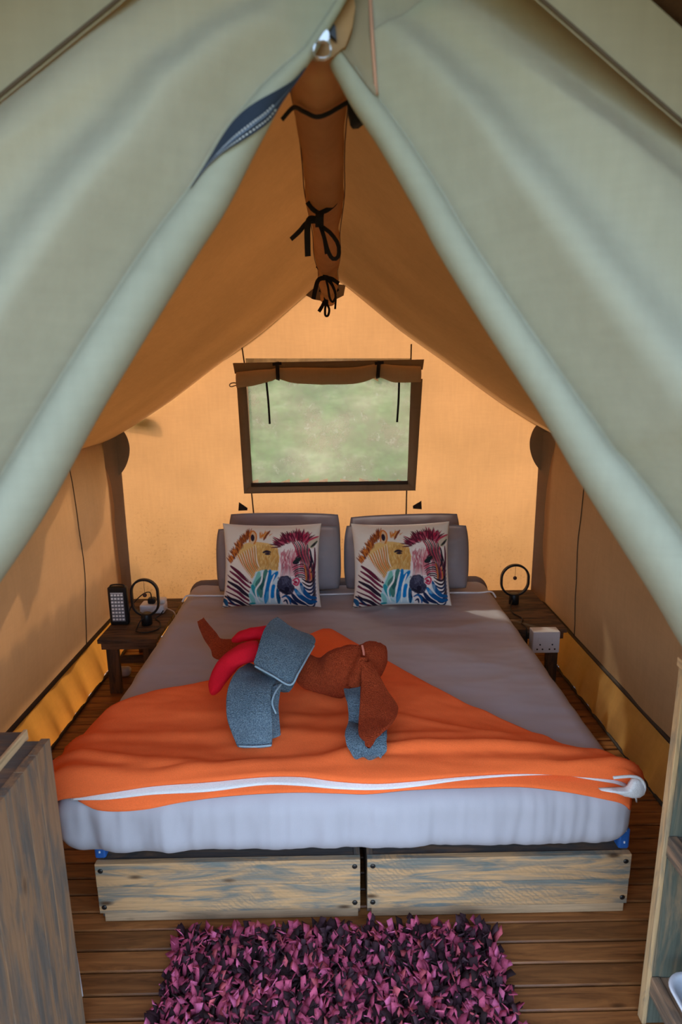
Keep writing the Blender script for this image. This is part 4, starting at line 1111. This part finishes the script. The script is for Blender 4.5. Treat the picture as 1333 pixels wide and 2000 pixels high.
# right zebra: neck, head
poly([(760, 470), (790, 380), (900, 300), (1060, 290), (1150, 380), (1215, 300), (1225, 450), (1205, 760), (1215, 1060), (1120, 1120), (790, 1115), (760, 980), (740, 800), (745, 640)], srgb(232, 222, 218), .97, .05)
for i in range(16):
    x = 770+i*12; stroke([(x+20, 400+prng.rand()*50), (x+8, 520), (x+14, 640), (x-2+i*2, 740)], 8, [CRM, PNK, srgb(190, 70, 95), srgb(120, 50, 75)][prng.randint(4)], .8)
for i in range(70):
    x = 770+prng.rand()*130; y = 440+prng.rand()*150; stroke([(x, y), (x+prng.randn()*8, y+30+prng.rand()*30)], 6, [CRM, PNK, srgb(230, 215, 212)][prng.randint(3)], .55)
for i in range(9):
    stroke([(880+i*24, 300), (935+i*22, 380), (960+i*18, 470), (1000+i*20, 560+i*10), (1010+i*19, 700)], 13, [CRM, MAR, srgb(150, 60, 70), DK][i % 4], .85)
for i in range(7): stroke([(900+i*8, 640+i*26), (960, 610+i*24), (1040, 600+i*26), (1070+i*4, 680+i*20)], 13, [MAR, CRM, DK][i % 3], .85)
for i in range(7): stroke([(1050+i*16, 600), (1075+i*16, 740), (1060+i*18, 820)], 13, [ORG, MAR, DK, CRM][i % 4], .8)
for i in range(8):
    y = 760+i*46; stroke([(1020+i*4, y+10), (1095, y+55), (1150, y+40), (1195, y-70)], 18, [DK, DK, NAV, NAV][i % 4], .9)
stroke([(1120, 420), (1140, 560), (1110, 650)], 22, DK); stroke([(1180, 400), (1190, 560), (1170, 760)], 20, MAR); stroke([(1150, 520), (1170, 640), (1130, 700)], 14, DK)
for pts, w in (([(1000, 820), (1040, 920), (1110, 1000), (1190, 1010)], 40), ([(940, 900), (1000, 990), (1100, 1060), (1190, 1060)], 46), ([(900, 960), (960, 1050), (1060, 1110)], 40), ([(850, 990), (900, 1060), (960, 1115)], 36), ([(780, 1010), (830, 985), (870, 1040), (880, 1110)], 22), ([(800, 1070), (830, 1045), (845, 1110)], 18)):
    stroke(pts, w, [NAV, srgb(25, 85, 140), srgb(20, 70, 120)][len(pts) % 3 if w != 46 else 1])
stroke([(930, 900), (990, 980)], 26, srgb(40, 130, 190))
poly([(1000, 850), (1040, 860), (1030, 980), (950, 960)], srgb(150, 185, 205), .4)
poly([(735, 800), (770, 740), (850, 730), (910, 790), (935, 890), (900, 965), (830, 975), (760, 930), (725, 870)], srgb(58, 58, 78), 1, .25)
poly([(770, 760), (840, 740), (880, 800), (800, 840)], srgb(85, 85, 105), .7, .2); 
for i in range(90):
    x = 735+prng.rand()*190; y = 745+prng.rand()*200; stroke([(x, y), (x+prng.randn()*12, y+14+prng.rand()*16)], 6, [srgb(48, 46, 66), srgb(75, 75, 98), srgb(92, 92, 115)][prng.randint(3)], .5)
stroke([(835, 880), (850, 920)], 42, srgb(35, 32, 48)); stroke([(760, 900), (860, 960)], 22, srgb(38, 36, 50))
poly([(900, 780), (960, 745), (1005, 780), (990, 850), (930, 865), (900, 830)], srgb(222, 205, 205), .9); stroke([(915, 790), (960, 765), (985, 800), (960, 850), (920, 830)], 14, srgb(200, 50, 90), .95, False); stroke([(930, 805), (960, 820)], 26, CRM)
stroke([(920, 580), (960, 555), (1005, 520)], 40, srgb(35, 45, 45)); stroke([(930, 590), (985, 575)], 20, DK); stroke([(940, 530), (990, 490)], 12, DK)
for i in range(170):
    t_ = prng.rand(); bx = 760+t_*310; by = 370-70*math.sin(t_*2.6)+prng.randn()*14; an = math.radians(-165+t_*115+prng.randn()*16); L = 60+prng.rand()*85
    stroke([(bx, by), (bx+L*math.cos(an), by+L*math.sin(an))], 13, [MAR, MAR, srgb(80, 28, 48), CRM, srgb(180, 80, 105)][prng.randint(5)], .75)
poly([(1090, 350), (1120, 300), (1220, 260), (1215, 330), (1160, 410), (1100, 400)], srgb(200, 185, 165), .95); stroke([(1090, 320), (1150, 285), (1225, 262)], 18, srgb(185, 60, 85)); stroke([(1130, 390), (1170, 360), (1210, 320)], 24, srgb(70, 80, 60)); stroke([(1150, 380), (1185, 340)], 16, DK)
n = 190; cols = np.ones((n*n, 4))
for i in range(n):
    u = i/(n-1)
    for j in range(n):
        w = j/(n-1); px_ = (75+1165*u)*PW/1333-.5; py_ = (1138-1035*w)*PH/1206-.5
        xi, yi = min(max(int(px_), 0), PW-2), min(max(int(py_), 0), PH-2); fx, fy2 = min(max(px_-xi, 0), 1), min(max(py_-yi, 0), 1)
        cols[i*n+j, :3] = (img[yi, xi]*(1-fx)+img[yi, xi+1]*fx)*(1-fy2)+(img[yi+1, xi]*(1-fx)+img[yi+1, xi+1]*fx)*fy2
m, t = newmat('zebra print cotton'); k = N(t); at_ = k.n('VertexColor'); at_.layer_name = 'print'
p = k.n('BsdfPrincipled'); k.l(at_.outputs[0], p.inputs['Base Color']); p.inputs['Roughness'].default_value = .9; p.inputs['Specular IOR Level'].default_value = .1
k.l(k.bump(k.noise(k.coords(), 500, 2), .15, .002), p.inputs['Normal']); k.out(p.outputs[0]); M_PRINT = m
c1 = place_pillow('zebra_cushion', (-.303, 2.80, MZ1+.006), .475, .405, .13, -.24, .0, .012, M_PRINT, 'square cushion printed with two zebra heads on the left pillows', 'cushion', 'zebra print cushions', n, 6, cols)
c2 = place_pillow('zebra_cushion', (.322, 2.785, MZ1+.006), .475, .405, .13, -.24, .0, -.01, M_PRINT, 'square cushion printed with two zebra heads on the right pillows', 'cushion', 'zebra print cushions', n, 6.6, cols)

# ------------------------------------------------------------------ folded towels on the blanket
def slab(name, rows, mat, thick, parent=None, nu=26, nv=16, bulge=.0, wr=.003, seed=0, base=None):
    """cloth panel through rows of (left px, right px, depth y left, depth y right), thickened"""
    Ls = [PY(*r[0], r[2]) for r in rows]; Rs = [PY(*r[1], r[3]) for r in rows]
    v = []
    for i in range(nu):
        a = cat(Ls, i/(nu-1)); b = cat(Rs, i/(nu-1))
        for j in range(nv):
            w = j/(nv-1); p = a*(1-w)+b*w
            p = p + Vector((0, -bulge*math.sin(math.pi*w)+wr*fb(p.x*14+seed, p.z*14, seed), wr*fb(p.x*11, p.y*13, seed+2)))
            v.append(p)
    o = obj(name, v, gridf(nu, nv), mat, parent, True)
    solid(o, thick, 0); m_ = bevel(o, thick*.42, 3).modifiers[-1]; m_.limit_method = 'ANGLE'
    return o
ct = lambda x, y: (360+x/2.898, 1180+y/2.898)
# grey-blue towel: hanging front panel and the folded square on top
tb = thing('folded_towel', (-.25, 1.75, MZ1+.02), 'grey-blue terry towel folded over with a square flap on top', 'towel', 'towels folded into a figure on the blanket')
slab('hanging_panel', [(ct(310, 800), ct(495, 795), 1.625, 1.625), (ct(262, 690), ct(500, 690), 1.64, 1.64), (ct(240, 580), ct(492, 580), 1.67, 1.67), (ct(255, 470), ct(500, 470), 1.73, 1.73), (ct(300, 385), ct(545, 430), 1.82, 1.81), (ct(360, 345), ct(600, 420), 1.92, 1.90)], M_TB, .024, tb, 30, 16, .012, .004, 1)
slab('inner_fold', [(ct(470, 790), ct(540, 745), 1.655, 1.672), (ct(480, 660), ct(525, 640), 1.67, 1.69), (ct(485, 560), ct(520, 560), 1.69, 1.71), (ct(490, 480), ct(545, 450), 1.735, 1.75)], M_TB, .022, tb, 20, 8, .004, .002, 2)
slab('inner_fold', [(ct(470, 440), ct(580, 500), 1.83, 1.83), (ct(500, 400), ct(620, 455), 1.86, 1.86), (ct(520, 370), ct(640, 420), 1.92, 1.92)], M_TB, .03, tb, 14, 10, .01, .003, 4)
slab('folded_square', [(ct(395, 345), ct(600, 455), 1.80, 1.775), (ct(415, 290), ct(645, 385), 1.83, 1.80), (ct(445, 180), ct(700, 290), 1.90, 1.865), (ct(475, 125), ct(735, 232), 1.96, 1.93), (ct(520, 95), ct(715, 205), 2.0, 1.97)], M_TB, .036, tb, 30, 20, .014, .003, 3)
M_TBH = fabric('pale blue hem', (.30, .41, .48), 300, .2, .95, .0, .6, .004)
tube('hem', [PY(*ct(*p), y) for p, y in [((400, 350), 1.775), ((500, 405), 1.752), ((600, 457), 1.745), ((648, 388), 1.772), ((702, 292), 1.838), ((736, 234), 1.905)]], .0032, M_TBH, tb, 8, 50)
tube('hem', [PY(*ct(*p), y) for p, y in [((312, 803), 1.606), ((400, 806), 1.598), ((494, 798), 1.606)]], .0032, M_TBH, tb, 8, 20)
tube('hem', [PY(*ct(*p), y) for p, y in [((548, 455), 1.735), ((515, 500), 1.70), ((498, 560), 1.675), ((520, 620), 1.665)]], .003, M_TBH, tb, 8, 24)
# rust towel: wrung body and the pointed end hanging over the blue one
tr = thing('folded_towel', (.08, 1.85, MZ1+.02), 'rust brown terry towel twisted across the middle with a pointed end hanging', 'towel', 'towels folded into a figure on the blanket')
def lump(name, C, Rr, mat, parent, n=18, steps=34, seed=0, flat=.8, pleat=.10):
    C = [Vector(c) for c in C]; v = []
    for i in range(steps+1):
        t_ = i/steps; p = cat(C, t_); tg = (cat(C, min(1, t_+.02))-cat(C, max(0, t_-.02))).normalized()
        up = Vector((0, 0, 1)); sd = tg.cross(up).normalized(); up = sd.cross(tg); R = lerp_tab(Rr, t_)
        for k_ in range(n):
            a = 2*math.pi*k_/n; r = R*(1+pleat*math.sin(4*a+t_*7+seed)+.12*fb(math.cos(a)*1.3+seed, math.sin(a)*1.3, t_*5, 3))
            v.append(p+sd*r*math.cos(a)+up*r*flat*math.sin(a))
    f = [(i*n+k_, i*n+(k_+1) % n, (i+1)*n+(k_+1) % n, (i+1)*n+k_) for i in range(steps) for k_ in range(n)]
    f += [tuple(range(n))[::-1], tuple(steps*n+k_ for k_ in range(n))]
    o = obj(name, v, f, mat, parent, True); subsurf(o, 1); return o
def wad(name, top, bot, ys, bulge, mat, parent, seed, nu=44, nv=30, pin=None):
    """a gathered fold of towel: closed body between a top and a bottom outline"""
    T_ = [Vector((*ct(*p), 0)) for p in top]; B_ = [Vector((*ct(*p), 0)) for p in bot]; v = []
    for i in range(nu):
        u = i/(nu-1); a_, b_ = cat(T_, u), cat(B_, u); yc = lerp_tab([(k_/(len(ys)-1), y) for k_, y in enumerate(ys)], u)
        A_, Z_ = PY(a_.x, a_.y, yc), PY(b_.x, b_.y, yc-.02); c = (A_+Z_)/2; h = (A_-Z_)/2; bu = lerp_tab([(k_/(len(bulge)-1), y) for k_, y in enumerate(bulge)], u)
        for j in range(nv):
            an = 2*math.pi*j/nv; rr = 1+.09*fb(math.cos(an)*1.8+seed, math.sin(an)*1.8, u*5+seed, 4)+.05*math.sin(5*an+u*6+seed)*(1-abs(2*u-1))+.10*(abs(math.sin(4.5*an+2.5*u+seed))-.5)*(u if seed == 2 else 1-u)**1.2
            v.append(c+h*math.cos(an)*rr+Vector((0, -bu*math.sin(an)*rr, 0)))
    f = [(i*nv+k_, i*nv+(k_+1) % nv, (i+1)*nv+(k_+1) % nv, (i+1)*nv+k_) for i in range(nu-1) for k_ in range(nv)]
    f += [tuple(range(nv))[::-1], tuple((nu-1)*nv+k_ for k_ in range(nv))]
    return obj(name, v, f, mat, parent, True)
wad('body', [(640, 330), (700, 292), (760, 312), (820, 268), (900, 243), (975, 232), (1012, 240)], [(640, 440), (680, 470), (760, 492), (830, 510), (890, 516), (950, 500), (1000, 455)], [1.95, 1.94, 1.93, 1.92, 1.905, 1.89, 1.88], [.03, .04, .05, .055, .058, .055, .04], M_TR, tr, 2)
wad('gathered_end', [(1000, 236), (1035, 224), (1085, 222), (1135, 232), (1150, 262)], [(1002, 420), (1030, 395), (1075, 405), (1115, 400), (1150, 330)], [1.88, 1.89, 1.90, 1.92, 1.94], [.04, .045, .042, .032, .015], M_TR, tr, 8, 30, 26)
slab('knot_fold', [(ct(1000, 300), ct(1030, 290), 1.83, 1.835), (ct(955, 400), ct(1015, 370), 1.815, 1.815), (ct(940, 450), ct(1005, 450), 1.81, 1.81), (ct(960, 485), ct(1003, 470), 1.815, 1.81)], M_TR, .018, tr, 18, 10, .012, .004, 3)
slab('pointed_end', [(ct(1003, 320), ct(1050, 325), 1.815, 1.825), (ct(1004, 380), ct(1098, 405), 1.79, 1.80), (ct(1002, 460), ct(1145, 490), 1.76, 1.77), (ct(997, 560), ct(1208, 585), 1.695, 1.71), (ct(988, 660), ct(1190, 650), 1.632, 1.647), (ct(990, 735), ct(1120, 725), 1.572, 1.576), (ct(1025, 780), ct(1070, 780), 1.540, 1.540), (ct(1040, 804), ct(1046, 804), 1.527, 1.527)], M_TR, .012, tr, 44, 20, .008, .004, 7)
tube('hem', [PY(*ct(1008, 232), 1.855), PY(*ct(1018, 290), 1.835), PY(*ct(1010, 370), 1.812), PY(*ct(998, 460), 1.80)], .004, principled('pink hem', (.50, .16, .11), .9), tr, 8, 20)
# second blue towel under the pointed end
t2 = thing('folded_towel', (.08, 1.66, MZ1+.02), 'blue terry towel folded upright beneath the pointed rust towel', 'towel', 'towels folded into a figure on the blanket')
slab('upright_panel', [(ct(925, 790), ct(1030, 800), 1.655, 1.65), (ct(918, 720), ct(1040, 730), 1.67, 1.67), (ct(938, 650), ct(1040, 650), 1.695, 1.695), (ct(922, 550), ct(1040, 540), 1.745, 1.745), (ct(905, 490), ct(1030, 470), 1.80, 1.80)], M_TB, .026, t2, 28, 12, .010, .004, 9)
slab('flat_end', [(ct(985, 858), ct(1100, 864), 1.555, 1.549), (ct(940, 830), ct(1138, 845), 1.567, 1.559), (ct(918, 780), ct(1144, 790), 1.590, 1.580), (ct(920, 730), ct(1147, 735), 1.622, 1.615), (ct(930, 690), ct(1148, 690), 1.668, 1.668)], M_TB, .026, t2, 26, 18, .010, .003, 11)
# rust horn-shaped corner lying at the upper left
th = thing('rolled_towel', (-.5, 2.3, MZ1+.02), 'rust terry towel corner curling up at the far left of the figure', 'towel', 'towels folded into a figure on the blanket')
slab('curled_end', [(ct(90, 90), ct(104, 84), 2.30, 2.30), (ct(100, 130), ct(135, 120), 2.27, 2.27), (ct(125, 190), ct(180, 170), 2.23, 2.23), (ct(165, 250), ct(215, 205), 2.19, 2.20), (ct(178, 303), ct(290, 210), 2.15, 2.17), (ct(240, 300), ct(330, 225), 2.13, 2.14), (ct(330, 285), ct(400, 205), 2.08, 2.10), (ct(420, 270), ct(470, 200), 2.03, 2.05)], M_TR, .022, th, 30, 10, .015, .004, 13)
# red fleece petals
for nm, C, Rr, lab in (('red_cloth', [ct(158, 512), ct(190, 430), ct(250, 340), ct(330, 285), ct(430, 255)], [(0, .008), (.15, .030), (.5, .042), (.8, .044), (1, .036)], 'red fleece cloth pointing down like a tusk beside the blue towel'),
        ('red_cloth', [ct(275, 205), ct(330, 180), ct(400, 165), ct(470, 160)], [(0, .010), (.25, .024), (.6, .030), (1, .030)], 'upper red fleece cloth tucked behind the folded blue square')):
    ys = {5: [1.86, 1.87, 1.90, 1.91, 1.92], 4: [2.03, 2.02, 2.01, 2.0]}[len(C)]
    o = lump(nm, [PY(*c, y) for c, y in zip(C, ys)], Rr, M_RED, None, 16, 28, len(C), .75, .05)
    tag(o, lab, 'cloth', 'towels folded into a figure on the blanket')

# ------------------------------------------------------------------ pole whose end shows through the rear wall
P = [PY(a_, b_, YB)-SUN_DIR*.095 for a_, b_ in ((150, 815), (262, 832), (300, 840), (309, 842), (313, 843))]
v, f = tube_data(P, lambda t_: .034 if t_ < .6 else .034*math.sqrt(max(.02, 1-((t_-.6)/.4)**2)), 14, 20)
tag(obj('tent_pole', v, f, M_BARK, None, True), 'rounded pole end outside, its shadow showing on the rear wall at upper left', 'pole')

# ------------------------------------------------------------------ reed screens added out of view to keep light off the side walls
M_REED = stained('reed', 'z', (.05, .035, .02), (.13, .09, .05), .8)
def screen(x, h, y0, y1, zb, label):
    v, f = [], []; n = int((y1-y0)/.022)
    for i in range(n):
        y = y0+(y1-y0)*i/n; hh = h+.025*math.sin(i*7.3)+.02*math.sin(i*2.1); r = .0125; q = len(v)
        for zz in (zb+.02*math.sin(i*3.7), hh):
            for k_ in range(5): a_ = 2*math.pi*k_/5; v.append((x+r*math.cos(a_), y+r*math.sin(a_), zz))
        f += [(q+k_, q+(k_+1) % 5, q+5+(k_+1) % 5, q+5+k_) for k_ in range(5)]+[tuple(q+5+k_ for k_ in range(5))]
    t = bpy.data.objects.new('added_shade_screen', None); col.objects.link(t); BASE[t] = Vector((0, 0, 0)); tag(t, label, kind='structure')
    obj('reeds', v, f, M_REED, t, False, kind='stuff')
    for zz in (zb+.06, h-.06): tube('rail', [(x-.028, y0, zz), (x-.028, y1, zz)], .015, M_REED, t, 8)
    for yy in (y0, (y0+y1)/2, y1): tube('post', [(x-.06, yy, -.45), (x-.06, yy, h)], .02, M_REED, t, 8)
screen(-2.0, .93, .75, 4.9, -.15, 'low brown reed screen added unseen to shade the left tent wall')
screen(-2.0, 1.47, .75, 4.9, 1.19, 'upper brown reed screen added unseen to shade the left tent wall')  # gap below it lets sun reach the left ground flap
screen(1.98, 1.45, .75, 4.2, -.12, 'brown reed screen added unseen to shade the right tent wall')
